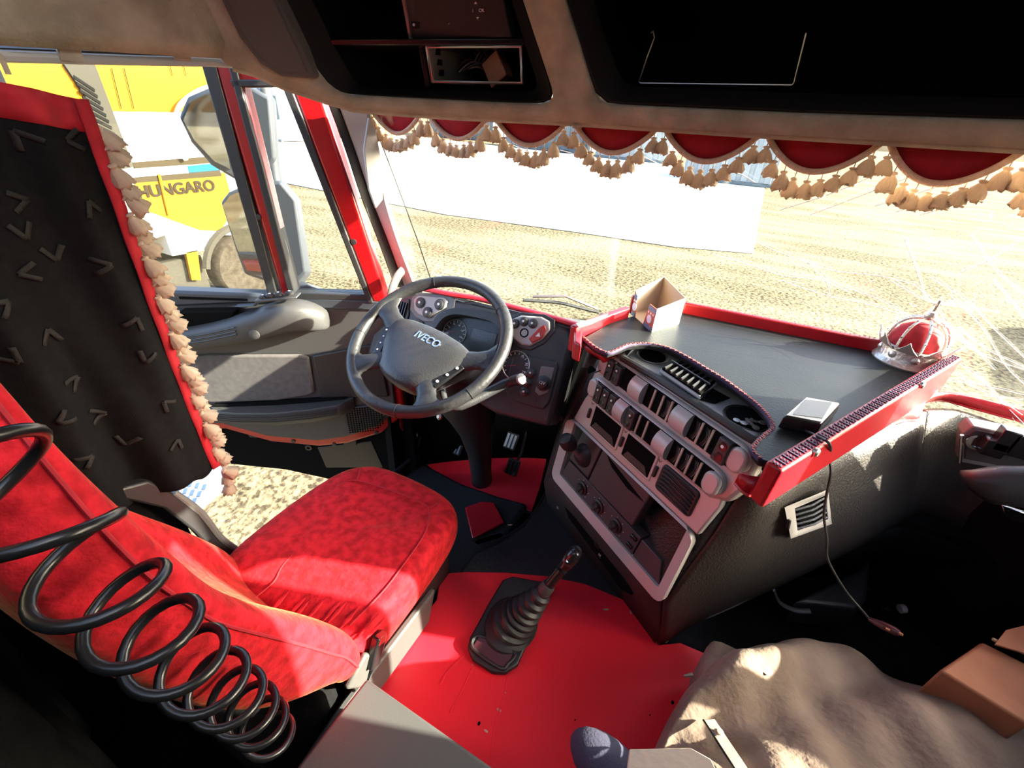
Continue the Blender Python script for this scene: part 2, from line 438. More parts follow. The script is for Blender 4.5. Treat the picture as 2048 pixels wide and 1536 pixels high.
wr.loft([[at(955 + t * 26 + dx, 1085 - t * 8 + dy, z=0.075) for dx, dy in ((-6, 0), (0, -5), (7, 0), (0, 4))] for t in (0, 0.4, 0.8, 1.2, 1.6)])
wrp = wr.build('candy_wrapper', MT['paper'], angle=30)
tag(wrp, 'small yellow and blue wrapper on the floor before the seat', 'wrapper')
MB().loft([[at(955 + t * 26 + dx, 1085 - t * 8 + dy, z=0.078) for dx, dy in ((-5, 0), (0, -5), (6, 0), (0, 4))] for t in (1.0, 1.4, 1.75)]).build('blue_print', MT['blueprint'], wrp)

# bits and marks on the floor covering
for a, b, s_ in ((958, 1447, .006), (1345, 1405, .007), (1300, 1430, .003), (1150, 1440, .003)):
    MB().lathe([(s_, 0), (s_ * .8, .0012)], at(a, b, z=.2125), A(0, 0, 1), 9, sq=.7).build('burn_mark', MT['blackflat'], floor_red)
for a, b, s_ in ((998, 1420, .008), (972, 1462, .007), (945, 1330, .004), (1010, 1385, .004)):
    MB().lathe([(s_ * .5, 0), (s_ * .4, .0010)], at(a, b, z=.2125), A(0, 0, 1), 7, sq=2.2).build('scuff', MT['wood'], floor_red)
for k, (a, b, zz, lb) in enumerate(((1212, 1219, .214, 'small dry leaf scrap on the red floor near the console'), (1020, 1050, .207, 'pale scrap of paper on the black floor in front of the tunnel'), (1330, 1283, .214, 'tiny straw bit on the red floor by the console foot'))):
    c = at(a, b, z=zz); lf_ = MB().loft([[c + A(.010 * t, .006 * t, .002 * abs(t)) + A(-.3 * w_, w_, .001 * sg) for w_, sg in ((-.004 * (1 - t * t), 0), (0, 1), (.004 * (1 - t * t), 0), (0, -1))] for t in (-.95, -.4, .2, .9)]).build('floor_scrap', MT['card'])
    tag(lf_, lb, 'scrap', 'scraps on the cab floor')
tw_ = MB().tube(smooth_path([at(a, b, z=.03) for a, b in ((1040, 1024), (1030, 1040), (1024, 1052), (1016, 1060))], 4), .0035, 6).build('orange_string', MT['card']); tag(tw_, 'frayed orange string hanging at the edge of the footwell mat', 'string')

# rear, roof, sides
struct('wall_back', MB().box(A(0, -0.95, 1.0), A(1.2, 0, 0), A(0, 0.03, 0), A(0, 0, 1.2)), MT['blackcloth'])
HX0, HX1, HY0, HY1 = -.50, .50, -.62, .30            # unseen roof opening, added to fill the cab with skylight
cl = MB()
for x0, x1, y0, y1 in ((-1.2, HX0, -1.05, 1.35), (HX1, 1.2, -1.05, 1.35), (HX0, HX1, -1.05, HY0), (HX0, HX1, HY1, 1.35)):
    cl.box(A((x0 + x1) / 2, (y0 + y1) / 2, 2.08), A((x1 - x0) / 2, 0, 0), A(0, (y1 - y0) / 2, 0), A(0, 0, .03))
struct('ceiling', cl, MT['liner'])
struct('added_hatch', MB().box(A((HX0 + HX1) / 2, (HY0 + HY1) / 2, 2.10), A((HX1 - HX0) / 2, 0, 0), A(0, (HY1 - HY0) / 2, 0), A(0, 0, .003)), MT['glassin'], label='unseen glazed roof hatch added to let skylight into the cab')
lw = MB().box(A(-1.12, -0.42, 1.0), A(0.02, 0, 0), A(0, 0.55, 0), A(0, 0, 1.1))
lw.box(A(-1.10, 0.22, 0.33), A(0.03, 0, 0), A(0, 0.13, 0), A(0, 0, 0.43))
lw.box(A(-1.11, 1.34, 0.42), A(0.02, 0, 0), A(0, 0.14, 0), A(0, 0, 0.52))
struct('wall_left', lw, MT['blackcloth'])
rw = MB()
RX = 1.13
rw.box(A(RX, 0.1, 0.42), A(0.025, 0, 0), A(0, 1.2, 0), A(0, 0, 0.44))
rw.box(A(RX, 1.42, 0.42), A(0.025, 0, 0), A(0, .14, 0), A(0, 0, 0.44))
rw.box(A(RX, 0.1, 1.88), A(0.025, 0, 0), A(0, 1.2, 0), A(0, 0, 0.22))
rw.box(A(RX, -0.45, 1.2), A(0.025, 0, 0), A(0, 0.5, 0), A(0, 0, 0.5))
for y0, y1, x0, x1 in ((1.13, 1.30, RX, RX - .04), (1.19, 1.36, RX - .03, RX - .10)):
    rw.prism([A(x0, y0 - .02, 1.72), A(x1, y0 + .10, 1.72), A(x1, y1 + .10, .6), A(x0, y0 + .03, .6)], A(-.012, -.012, 0))
wr_o = struct('wall_right', rw, MT['blackflat'])
MB().prism([A(RX, .965, 1.72), A(RX, 1.045, 1.72), A(RX, .99, .82), A(RX, .93, .82)], A(.03, 0, 0)).build('divider', MT['redpaint'], wr_o)
MB().grid([[A(RX - .04 + .012 * math.sin(y * 60), y, z) for y in np.linspace(-.1, .755, 40)] for z in (.78, 1.3, 1.70)]).build('added_side_curtain', MT['blackcloth'], wr_o, angle=180, solid=.004)  # unseen curtain, added to trim the sunbeam through the passenger window
struct('window_2', MB().box(A(RX, 0.6, 1.27), A(0.003, 0, 0), A(0, 0.62, 0), A(0, 0, 0.42)), MT['glassin'], label='clear passenger side window')
# front bulkhead below the windscreen
bulk = MB()
def base_y(x): return 1.88 - 0.50 * (x / 1.05) ** 2
def head_y(x): return 1.30 - 0.13 * (x / 1.05) ** 2
BZ, HZ = 0.84, 1.655
xs = np.linspace(-1.08, 1.1, 23)
bulk.grid([[A(x, base_y(x) + 0.02, zz) for x in xs] for zz in (-0.1, 0.4, BZ)])
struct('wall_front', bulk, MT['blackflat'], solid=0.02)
# windscreen
ws_m = MB(); rows = []
for t in np.linspace(0, 1, 9):
    rows.append([A(x * (1 - 0.03 * t), base_y(x) * (1 - t) + head_y(x) * t + 0.03 * math.sin(math.pi * t), BZ + (HZ - BZ) * t) for x in xs])
ws_m.grid(rows)
windscreen = struct('window_1', ws_m, MT['glassin'], angle=180, solid=0.006, label='wide cracked windscreen')
def on_screen(px, py):
    r = ray(px, py); lo, hi = 0.3, 4.0
    def g(t):
        p = C + r * t
        u = (p[2] - BZ) / (HZ - BZ)
        return p[1] - (base_y(p[0]) * (1 - u) + head_y(p[0]) * u + 0.03 * math.sin(math.pi * min(max(u, 0), 1)))
    lo /= F; hi /= F
    for _ in range(50):
        mid = (lo + hi) / 2
        if g(mid) > 0: hi = mid
        else: lo = mid
    p = C + r * lo
    return p - unit(r) * 0.006
# cracks in the glass: thin raised lines, each one a part
crk = [
 [(1560, 420), (1640, 395), (1700, 372), (1760, 345)], [(1620, 430), (1720, 392), (1830, 350)], [(1750, 412), (1880, 372), (2000, 330), (2060, 312)],
 [(1790, 425), (1920, 380), (2050, 345)], [(1840, 430), (1960, 395), (2060, 362)], [(1430, 510), (1500, 530), (1570, 552), (1640, 560), (1700, 585)],
 [(1480, 470), (1560, 505), (1660, 540), (1760, 552), (1830, 570)], [(1560, 560), (1650, 590), (1740, 610), (1830, 640), (1900, 690)],
 [(1690, 575), (1760, 600), (1820, 640), (1880, 705), (1935, 695)], [(1830, 570), (1870, 610), (1900, 655), (1950, 700), (1990, 740)], [(1860, 555), (1930, 600), (1990, 660), (2048, 715)],
 [(1900, 590), (1960, 650), (2010, 730), (2050, 770)], [(1880, 640), (1930, 690), (1990, 720), (2050, 740)], [(1920, 660), (1975, 700), (2050, 735)],
 [(1905, 745), (1950, 775), (2000, 800), (2045, 830)], [(1890, 760), (1960, 770), (2050, 790)], [(1880, 775), (1950, 800), (2045, 812)], [(1910, 720), (1960, 760), (2010, 810), (2050, 850)],
 [(1985, 560), (2020, 600), (2050, 640)], [(1780, 560), (1850, 600), (1905, 612), (2000, 625)], [(1810, 480), (1840, 560), (1850, 600)], [(1610, 520), (1650, 560), (1660, 590)],
 [(1940, 470), (1990, 540), (2048, 590)], [(1700, 330), (1660, 345), (1620, 338)], [(1440, 342), (1480, 348), (1510, 365)], [(1000, 280), (1050, 300), (1075, 312)], [(1120, 300), (1160, 312), (1210, 330)], [(1280, 310), (1320, 330), (1335, 342)],
 [(868, 545), (880, 552), (905, 556)], [(862, 550), (872, 535), (880, 530)], [(870, 556), (890, 545), (900, 540)], [(1870, 800), (1930, 790), (2045, 800)], [(1950, 745), (1990, 790), (2030, 842)], [(2040, 480), (1980, 520), (1920, 545)]]
for c in crk:
    MB().tube([on_screen(a, b) for a, b in [tuple(q) for q in smooth_path([A(a, b) for a, b in c], 6)]], 0.0011, 5).build('crack', MT['crack'], windscreen)
for a, b, s in ((1743, 580, 6), (1830, 612, 5), (1875, 578, 4), (1985, 782, 7), (1822, 608, 5), (2003, 820, 5), (1742, 562, 4), (1690, 575, 3), (868, 548, 3)):
    p = on_screen(a, b); MB().lathe([(0.0002, -0.001), (0.0012 * s * .5, 0), (0.0002, 0.001)], p, A(0, -0.8, 0.6), 7).build('chip', MT['crack'], windscreen)

# ================================================================ header (overhead fascia with two bays)
def gx(x):
    if x < -0.4: return 1.2 - 0.4 * ((-0.4 - x) / 0.65) ** 2
    if x > 0.6: return 1.2 - 0.35 * ((x - 0.6) / 0.5) ** 2
    return 1.2
def hdr(px, py, off=0.0):
    r = ray(px, py)
    def g(t):
        p = C + r * t
        return p[1] - gx(max(min(p[0], 1.2), -1.2)) + 0.45 * (p[2] - 1.63) - off
    lo, hi = 0.05 / F, 3.0 / F
    for _ in range(60):
        mid = (lo + hi) / 2
        if g(mid) > 0: hi = mid
        else: lo = mid
    return C + r * lo
def dense(pts, n=6, closed=True):
    out = []; N = len(pts)
    for i in range(N if closed else N - 1):
        a = A(*pts[i]); b = A(*pts[(i + 1) % N])
        k = max(1, int(np.linalg.norm(b - a) / 40))
        out += [tuple(a + (b - a) * j / k) for j in range(k)]
    return out
def inside(p, poly):
    x, y = p; c = False; n = len(poly)
    for i in range(n):
        x1, y1 = poly[i]; x2, y2 = poly[i - 1]
        if (y1 > y) != (y2 > y) and x < (x2 - x1) * (y - y1) / (y2 - y1) + x1: c = not c
    return c
BAYL = [(505, -60), (560, 30), (600, 92), (655, 163), (678, 182), (705, 189), (900, 199), (1080, 207), (1100, 203), (1109, 190), (1107, 172), (1085, 105), (1030, -60)]
BAYR = [(1115, -60), (1160, 80), (1190, 182), (1202, 200), (1222, 208), (1400, 216), (1600, 225), (2048, 239), (2300, 247), (2330, -60)]
INL = [(590, -60), (640, 30), (668, 92), (708, 160), (720, 172), (740, 176), (900, 180), (1050, 184), (1066, 181), (1074, 172), (1072, 158), (1052, 95), (1005, -60)]
INR = [(1172, -60), (1205, 60), (1240, 152), (1250, 166), (1268, 172), (1400, 178), (1600, 186), (2048, 196), (2290, 204), (2300, -60)]
OUT = [(455, 128), (500, 140), (560, 168), (640, 195), (700, 213), (800, 222), (900, 229), (1150, 241), (1500, 262), (1800, 278), (2048, 292), (2330, 306), (2400, -330), (200, -330), (330, 0)]
out_d, l_d, r_d = dense(OUT), dense(BAYL), dense(BAYR)
pts2 = []; edges = []
for ring in (out_d, l_d, r_d):
    o = len(pts2); n = len(ring); pts2 += ring; edges += [(o + i, o + (i + 1) % n) for i in range(n)]
for gx_ in range(220, 2400, 50):
    for gy_ in range(-310, 310, 40):
        p = (gx_ + 0.3, gy_ + 0.7)
        if inside(p, OUT) and not inside(p, BAYL) and not inside(p, BAYR): pts2.append(p)
res = geometry.delaunay_2d_cdt([Vector(p) for p in pts2], edges, [], 0, 0.01)
rv = [(v.x, v.y) for v in res[0]]
fc = []
for f in res[2]:
    c = (sum(rv[i][0] for i in f) / len(f), sum(rv[i][1] for i in f) / len(f))
    if inside(c, OUT) and not inside(c, BAYL) and not inside(c, BAYR): fc.append(tuple(f))
fas = MB(); fas.add([hdr(*p) for p in rv], fc)
fascia = struct('trim_1', fas, MT['liner'], angle=180, solid=0.02, label='beige fabric overhead fascia above the windscreen')
# soft rolled lower edge of the fascia, running round to above the driver's door
MB().tube([hdr(*p) + A(0, 0.012, 0.002) for p in dense(OUT[:12], closed=False)], 0.016, 10).build('lower_roll', MT['liner'], fascia, angle=180)
def bay(outer, inner, name, depth, rim_mat, in_mat, label):
    o = dense(outer); k = len(o)
    # resample the inner ring with the same count by matching fractions
    def resample(poly, k):
        P = [A(*p) for p in poly] + [A(*poly[0])]; L = [0]
        for i in range(len(P) - 1): L.append(L[-1] + np.linalg.norm(P[i + 1] - P[i]))
        out = []
        for j in range(k):
            s = L[-1] * j / k; i = max(q for q in range(len(L) - 1) if L[q] <= s + 1e-9)
            out.append(P[i] + (P[i + 1] - P[i]) * (s - L[i]) / (L[i + 1] - L[i]))
        return out
    K = 90
    ro = resample(outer, K); ri = resample(inner, K)
    r0 = [hdr(*p) + A(0, -0.004, 0) for p in ro]
    r00 = [hdr(*(p + (q - p) * 0.12)) + A(0, -0.012, 0) for p, q in zip(ro, ri)]
    r1 = [hdr(*(p + (q - p) * 0.5), 0.004) for p, q in zip(ro, ri)]
    r2 = [hdr(*p, 0.035) for p in ri]
    root = struct(name, MB().grid([r0, r00, r1, r2], cu=True), rim_mat, angle=60, label=label)
    back = [p + A(0, depth, 0.02) for p in r2]
    mb = MB().grid([r2, back], cu=True); mb.poly(back)
    mb.build('bay_liner', in_mat, root)
    return root, r2
bl, _ = bay(BAYL, INL, 'trim_2', 0.22, MT['rimblack'], MT['blackflat'], 'black frame of the overhead instrument bay')
br, _ = bay(BAYR, INR, 'trim_3', 0.30, MT['rimblack'], MT['blackflat'], 'black frame of the deep overhead shelf')
# shelf and divider of the left bay
def hq(pts, off=0.03): return [hdr(a, b, off) for a, b in pts]
MB().prism(hq([(655, 78), (1046, 76), (1050, 90), (664, 92)], 0.035), A(0, 0.2, 0)).build('shelf', MT['blackgloss'], bl, bevel=0.003)
MB().prism(hq([(836, 90), (846, 90), (860, 176), (850, 176)], 0.035), A(0, 0.2, 0)).build('divider', MT['blackgloss'], bl, bevel=0.002)
# radio slot: a metal sleeve with slotted side, wires and a connector
sl_root = thing('radio_sleeve', hdr(950, 130, 0.04), 'empty metal radio sleeve with loose wires in overhead bay', 'radio sleeve')
ring = [(850, 92), (1044, 90), (1047, 169), (862, 166)]; ring2 = [(856, 96), (1039, 95), (1042, 164), (868, 161)]
MB().grid([hq(ring, 0.03), hq(ring2, 0.03)], cu=True).build('front_frame', MT['steel'], sl_root, solid=0.003)
MB().prism(hq([(854, 94), (858, 94), (870, 164), (864, 164)], 0.035), A(0.02, 0.16, 0)).build('side_plate', MT['steel'], sl_root)
for k in range(3):
    MB().box(hdr(866 + k * 4, 103 + k * 21, 0.055), A(0.012, 0.012, 0), A(0, 0.003, 0), A(0, 0, 0.006)).build('slot', MT['blackflat'], sl_root)
cb = MB(); c0 = hdr(995, 140, 0.10)
cb.box(c0, A(0.022, 0, 0.016), A(0, 0.02, 0), A(-0.016, 0, 0.026)); cb.build('connector', MT['ledbrown'], sl_root, bevel=0.003)
for k in range(9):
    p0 = hdr(900 + k * 9, 110 + (k * 37) % 40, 0.12); p3 = c0 + A(0.005 * (k % 3), 0, 0.02)
    MB().tube(smooth_path([p0, (p0 * 2 + p3) / 3 + A(0, 0, 0.03 - 0.008 * (k % 5)), (p0 + p3 * 2) / 3 + A(0, 0.02, -0.02 + 0.009 * (k % 4)), p3], 5), 0.0022, 5).build('wire', [MT['rubber'], MT['maroon'], MT['grey']][k % 3], sl_root)
# tachograph
tg = thing('tachograph', hdr(912, 40, 0.03), 'dark tachograph unit with round red button in overhead bay', 'tachograph')
MB().prism(hq([(796, -30), (1002, -32), (1022, 74), (818, 77)], 0.024), A(0, 0.15, 0)).build('body', MT['black'], tg, bevel=0.003)
MB().prism(hq([(818, -20), (896, -22), (900, 30), (824, 31)], 0.020), A(0, 0.006, 0)).build('display', MT['screen'], tg, bevel=0.001)
MB().prism(hq([(798, -30), (804, -30), (822, 78), (818, 78)], 0.018), A(0, 0.01, 0)).build('edge_strip', MT['steel'], tg)
for a, b in ((832, 50), (902, 46)):
    k = MB().prism(hq([(a - 10, b - 7), (a + 8, b - 7), (a + 10, b + 7), (a - 8, b + 7)], 0.018), A(0, 0.008, 0)).build('rocker_button', MT['blackgloss'], tg, bevel=0.001)
    MB().lathe([(0.003, 0), (0.003, 0.002)], hdr(a - 4, b, 0.016), A(0, -1, 0.2), 8).build('symbol', MT['symbol'], k)
MB().prism(hq([(850, 42), (873, 42), (874, 56), (850, 56)], 0.018), A(0, 0.008, 0)).build('printer_slot', MT['blackgloss'], tg, bevel=0.001)
MB().lathe([(0.006, 0), (0.006, 0.003), (0.004, 0.005)], hdr(912, 62, 0.024), A(0, -1, 0.3), 14).build('release_button', MT['btnred'], tg)
for a, b, ch in ((951, 6, '▲'), (944, 22, 'U'), (963, 21, 'OK'), (955, 36, '▼')):
    k = MB().prism(hq([(a - 8, b - 6), (a + 8, b - 6), (a + 8, b + 6), (a - 8, b + 6)], 0.016), A(0, 0.008, 0)).build('key', MT['blackgloss'], tg, bevel=0.001)
    if ch in ('U', 'OK'): text_obj('key_mark', ch, hdr(a, b, 0.0145), hdr(a + 5, b) - hdr(a, b), hdr(a, b - 5) - hdr(a, b), 0.009, MT['symbol'], k, 0.0003)
    else:
        s = 1 if ch == '▲' else -1
        MB().prism([hdr(a - 3, b + 2 * s, 0.0145), hdr(a + 3, b + 2 * s, 0.0145), hdr(a, b - 3 * s, 0.0145)], A(0, 0.001, 0)).build('key_mark', MT['symbol'], k)
for a in (868, 960):
    MB().prism(hq([(a - 34, 64), (a + 34, 62), (a + 34, 66), (a - 34, 68)], 0.0235), A(0, 0.004, 0)).build('card_slot', MT['blackflat'], tg)
# wire document clip in the right bay
clipm = MB().tube([hdr(*p, 0.05) for p in ((1302, 66), (1306, 62), (1309, 75), (1300, 100), (1296, 110))] + [hdr(*p, 0.05) for p in ((1278, 163), (1281, 166), (1583, 170), (1588, 166))] + [hdr(1612, 66, 0.05)], 0.0014, 6)
clipo = clipm.build('document_clip', MT['steel'])
tag(clipo, 'thin wire document clip in the right overhead shelf', 'clip')
# speaker grille at the left corner
gro = [(432, -20), (545, -20), (600, 90), (627, 150), (622, 156), (560, 152), (520, 128), (478, 75)]
gri = [(446, -20), (538, -20), (590, 92), (613, 146), (565, 142), (526, 120), (488, 70)]
spk = thing('speaker_cover', hdr(540, 80), 'brown mesh speaker cover at the left overhead corner', 'speaker cover')
MB().prism([hdr(a, b, -0.040) for a, b in gro], A(-0.006, 0.035, 0)).build('frame', MT['grille'], spk, bevel=0.004)
MB().prism([hdr(a, b, -0.048) for a, b in gri], A(-0.004, 0.012, 0)).build('mesh', MT['grille'], spk, bevel=0.002)
# small visor clip at the middle of the header
vc = MB().lathe([(0.001, -0.006), (0.02, -0.004), (0.024, 0.0), (0.02, 0.006)], hdr(1152, 240) + A(0, 0.015, -0.012), A(0, 0, -1), 16, sq=0.5).build('visor_clip', MT['wood'])
tag(vc, 'small oval beige clip under the middle of the overhead fascia', 'clip')
# headliner above the driver's door
hl = MB(); rows = []
for z, xx in ((1.672, -1.062), (1.70, -1.048), (1.78, -1.04), (1.9, -1.0), (2.06, -0.92)):
    rows.append([A(xx + 0.03 * max(0, (y - 0.72)) / 0.15, y, z + 0.055 * (y - 0.4) * (1 if z < 1.75 else 0.4)) for y in np.linspace(-0.5, 0.79, 15)])
hl.grid(rows)
headl = struct('wall_left_liner', hl, MT['liner'], solid=0.02, label='beige headliner above the driver door')
# door-opening rail: pale weatherstrip, dark seal and two clips
rail = thing('door_rail', A(-1.07, 0.6, 1.66), 'pale weatherstrip with clips along the top of the driver door opening', 'weatherstrip')
MB().tube([at(a, b, x=-1.075) for a, b in ((-200, 104), (0, 112), (250, 120), (420, 124), (500, 130), (560, 150))], 0.009, 8).build('pale_strip', MT['palegrey'], rail)
MB().tube([at(a, b, x=-1.08) for a, b in ((-200, 92), (0, 102), (250, 110), (420, 114), (470, 118))], 0.006, 8).build('dark_seal', MT['black'], rail)
for a in (140, 362):
    MB().box(at(a, 108, x=-1.066), A(0.004, 0, 0), A(0, 0.018, 0.0), A(0, 0, 0.012)).build('clip', MT['wood'], rail, bevel=0.002)
# A-pillar on the driver's side
def ribbon(name, left, right, m, th, parent=None, **k):
    mb = MB(); L = smooth_path(left, 5); R = smooth_path(right, 5)
    th = np.asarray(th, float)
    rings = [[a, b, b + th, a + th] for a, b in zip(L, R)]
    mb.loft(rings); return mb.build(name, m, parent, **k)
pl = bpy.data.objects.new('trim_4', None); COL.objects.link(pl); pl.location = (-1.08, 1.3, 0.95); pl['kind'] = 'structure'; pl['label'] = 'driver side windscreen pillar with black seal and beige trim'
PL_T = [(655, 205), (690, 300), (720, 390), (755, 480), (790, 575)]
ribbon('seal', [at(a, b, x=-1.09) for a, b in PL_T], [at(a + 22, b + 2, x=-1.085) for a, b in PL_T], MT['rubber'], A(-0.02, 0.02, 0), pl, bevel=0.004)
PL_R = [(735, 210), (752, 300), (770, 390), (795, 480), (832, 575)]
ribbon('inner_trim', [at(a + 20, b + 2, x=-1.08) for a, b in PL_T], [at(a, b, x=-1.02) for a, b in PL_R], MT['palegrey'], A(-0.02, 0.03, 0), pl, bevel=0.008)
vis = MB().prism([at(a, b, x=-1.0) for a, b in ((738, 235), (752, 262), (768, 340), (766, 400), (752, 418), (738, 380), (728, 300))], A(-0.012, 0.006, 0)).build('side_blind', MT['palegrey'], bevel=0.003)
tag(vis, 'pale grey roller blind housing on the windscreen pillar', 'blind')
cbl = MB().tube(smooth_path([on_screen(*p) for p in ((738, 232), (762, 285), (800, 385), (835, 480), (862, 560))], 5), 0.0025, 6).build('aerial_wire', MT['rubber'])
tag(cbl, 'thin dark wire running down the left edge of the windscreen', 'wire')
# grab handle at the foot of the pillar
gh = MB().tube(smooth_path([at(780, 612, x=-1.0), at(784, 580, x=-1.0), at(796, 552, x=-1.0), at(806, 540, x=-1.0)], 5), [0.018] * 15 + [0.012], 10, flat=0.6).build('grab_handle', MT['boxgrey'])
tag(gh, 'grey grab handle at the foot of the windscreen pillar', 'handle')
# ================================================================ driver's door, standing open
DH = A(-1.10, 1.20, 1.0); DTH = math.radians(58)
DU = A(-math.sin(DTH), -math.cos(DTH), 0); DN = A(math.cos(DTH), -math.sin(DTH), 0)
def D(s, w, off=0.0): return DH + DU * s + A(0, 0, w) + DN * off
def dpx(px, py, off=0.0):
    p = onplane(px, py, DH + DN * off, DN) - DH
    return p @ DU, p[2]
def dpoly(pts, o0, o1): return [D(s, w, o0) for s, w in pts], DN * (o1 - o0)
door = bpy.data.objects.new('door_1', None); COL.objects.link(door); door.location = tuple(D(0.4, -0.93))
door['kind'] = 'structure'; door['label'] = 'open red driver door with grey inner panel'
# painted frame: front post, divider, top, rear edge
def dpart(name, pts, o0, o1, m, parent=None, **k):
    p, v = dpoly(pts, o0, o1); return MB().prism(p, v).build(name, m, parent or door, **k)
dpart('front_frame', [(0.175, 0.66), (0.09, 0.66), (-0.055, -0.03), (0.005, -0.03)], -0.05, 0.02, MT['redpaint'], bevel=0.012, seg=3)
dpart('front_seal', [(0.200, 0.665), (0.172, 0.665), (0.0, -0.03), (0.022, -0.03)], -0.045, 0.024, MT['rubber'], bevel=0.005)
dpart('divider', [(0.385, 0.72), (0.315, 0.72), (0.287, -0.02), (0.338, -0.02)], -0.05, 0.012, MT['redpaint'], bevel=0.012, seg=3)
dpart('divider_seal', [(0.340, 0.70), (0.318, 0.70), (0.285, -0.02), (0.31, -0.02)], -0.045, 0.02, MT['rubber'], bevel=0.004)
dpart('window_channel', [(0.415, 0.70), (0.375, 0.70), (0.352, -0.02), (0.385, -0.02)], -0.045, 0.018, MT['rubber'], bevel=0.004)
dpart('corner_panel', [(0.40, 0.74), (0.13, 0.74), (0.17, 0.62), (0.19, 0.652), (0.34, 0.645)], -0.05, 0.008, MT['redpaint'], bevel=0.008)
dpart('top_frame', [(1.05, 0.70), (0.36, 0.735), (0.36, 0.695), (1.05, 0.665)], -0.05, 0.015, MT['black'], bevel=0.006)
dpart('rear_frame', [(1.06, 0.70), (1.02, 0.70), (1.02, -0.03), (1.06, -0.03)], -0.05, 0.015, MT['black'], bevel=0.006)
MB().lathe([(0.014, 0), (0.014, 0.004), (0.007, 0.004), (0.007, -0.004)], D(0.268, 0.70, 0.008), DN, 14).build('bolt', MT['steel'], door)
MB().lathe([(0.009, 0), (0.009, 0.004), (0.002, 0.005)], D(0.355, 0.27, 0.012), DN, 12).build('bolt', MT['black'], door)
MB().lathe([(0.010, 0), (0.010, 0.004), (0.002, 0.005)], D(0.045, 0.20, 0.02), DN, 12).build('bolt', MT['black'], door)
# window panes
qg = dpart('quarter_pane', [(0.33, 0.64), (0.18, 0.645), (0.165, 0.62), (0.016, 0.05), (0.016, 0.004), (0.28, 0.004)], -0.018, -0.014, MT['glassdark'])
dpart('quarter_rubber', [(0.345, 0.66), (0.19, 0.668), (0.175, 0.652), (0.34, 0.64)], -0.04, 0.02, MT['rubber'], bevel=0.004)
dpart('quarter_rubber', [(0.30, -0.025), (0.0, -0.02), (0.01, 0.003), (0.30, 0.003)], -0.04, 0.02, MT['rubber'], bevel=0.004)
text_obj('pane_mark', 'IVECO', D(0.045, 0.04, -0.012), -DU, A(0, 0, 1), 0.018, MT['lettering'], qg, 0.0004, bold=0.01)
dpart('main_pane', [(1.02, 0.68), (0.40, 0.70), (0.37, -0.005), (1.02, -0.005)], -0.022, -0.018, MT['glassin'])
# inner panel
body = [(1.08, -0.02), (-0.05, -0.025), (-0.07, -0.57), (0.04, -0.66), (0.2, -0.72), (0.33, -0.738), (0.54, -0.71), (0.72, -0.637), (0.85, -0.637), (1.08, -0.62)]
dpart('outer_skin', [(1.09, -0.02), (-0.06, -0.025), (-0.08, -0.57), (0.04, -0.68), (0.2, -0.74), (0.33, -0.758), (0.54, -0.73), (0.72, -0.657), (0.85, -0.655), (1.09, -0.64)], -0.075, -0.002, MT['redpaint'], bevel=0.012, seg=3)
dpart('inner_panel', [(1.07, -0.02), (-0.03, -0.024), (-0.045, -0.54), (0.05, -0.63), (0.2, -0.69), (0.33, -0.712), (0.54, -0.685), (0.72, -0.615), (0.85, -0.615), (1.07, -0.60)], -0.01, 0.012, MT['midgrey'], bevel=0.008)
# sill ledge
dpart('sill_ledge', [(1.07, 0.002), (0.35, -0.006), (0.35, -0.035), (1.07, -0.09)], -0.04, 0.022, MT['mirrorback'], bevel=0.01)
dpart('sill_ledge', [(0.33, -0.012), (-0.02, -0.018), (-0.03, -0.06), (0.33, -0.06)], -0.04, 0.02, MT['mirrorback'], bevel=0.008)
dpart('ledge_slot', [(0.70, -0.022), (0.46, -0.024), (0.46, -0.032), (0.70, -0.032)], 0.02, 0.024, MT['blackflat'])
# armrest: a sweeping grey bar that widens to a switch pod
ar = MB(); rings = []
prof = [(1.02, -0.185, 0.045, 0.06), (0.86, -0.185, 0.048, 0.06), (0.72, -0.170, 0.045, 0.06), (0.58, -0.140, 0.045, 0.065), (0.47, -0.108, 0.052, 0.075), (0.38, -0.075, 0.058, 0.08), (0.30, -0.052, 0.058, 0.08), (0.24, -0.055, 0.055, 0.075), (0.19, -0.075, 0.045, 0.05), (0.17, -0.09, 0.03, 0.03)]
def arm_ring(s, w, hw, dp):
    out = []
    for k in range(12):
        a = 2 * math.pi * k / 12; c, sn = math.cos(a), math.sin(a)
        cx = math.copysign(abs(c) ** 0.55, c); sy = math.copysign(abs(sn) ** 0.55, sn)
        out.append(D(s, w + hw * sy - 0.01, 0.012 + dp * 0.75 + dp * 0.75 * cx))
    return out
arm = MB().loft([arm_ring(*p) for p in prof]).build('armrest', MT['midgrey'], door, angle=70, sub=1)
# groove lines on the bar, round caps and the open cup
for dw in (0.004, -0.010, -0.022):
    MB().tube([D(s, w + dw, 0.012 + d * 1.5 + 0.0005) for s, w, d in ((0.86, -0.176, 0.06), (0.72, -0.160, 0.06), (0.60, -0.136, 0.064), (0.48, -0.10, 0.074))], 0.0025, 6).build('groove', MT['blackgloss'], arm)
for s, w in ((0.775, -0.20), (0.415, -0.12)):
    MB().lathe([(0.019, 0), (0.019, 0.004), (0.015, 0.006)], D(s, w, 0.105 if s > 0.6 else 0.128), DN, 18).build('screw_cap', MT['midgrey'], arm)
cup = MB(); ctr = (0.80, -0.118)
cup.prism([D(0.93, -0.155, 0.02), D(0.72, -0.150, 0.02), D(0.70, -0.085, 0.02), D(0.93, -0.085, 0.02)], DN * 0.07)
cup.build('tray_lid', MT['midgrey'], door, bevel=0.008, seg=3)
dpart('tray_well', [(0.70, -0.135), (0.52, -0.098), (0.50, -0.06), (0.70, -0.07)], 0.012, 0.06, MT['blackflat'], bevel=0.004)
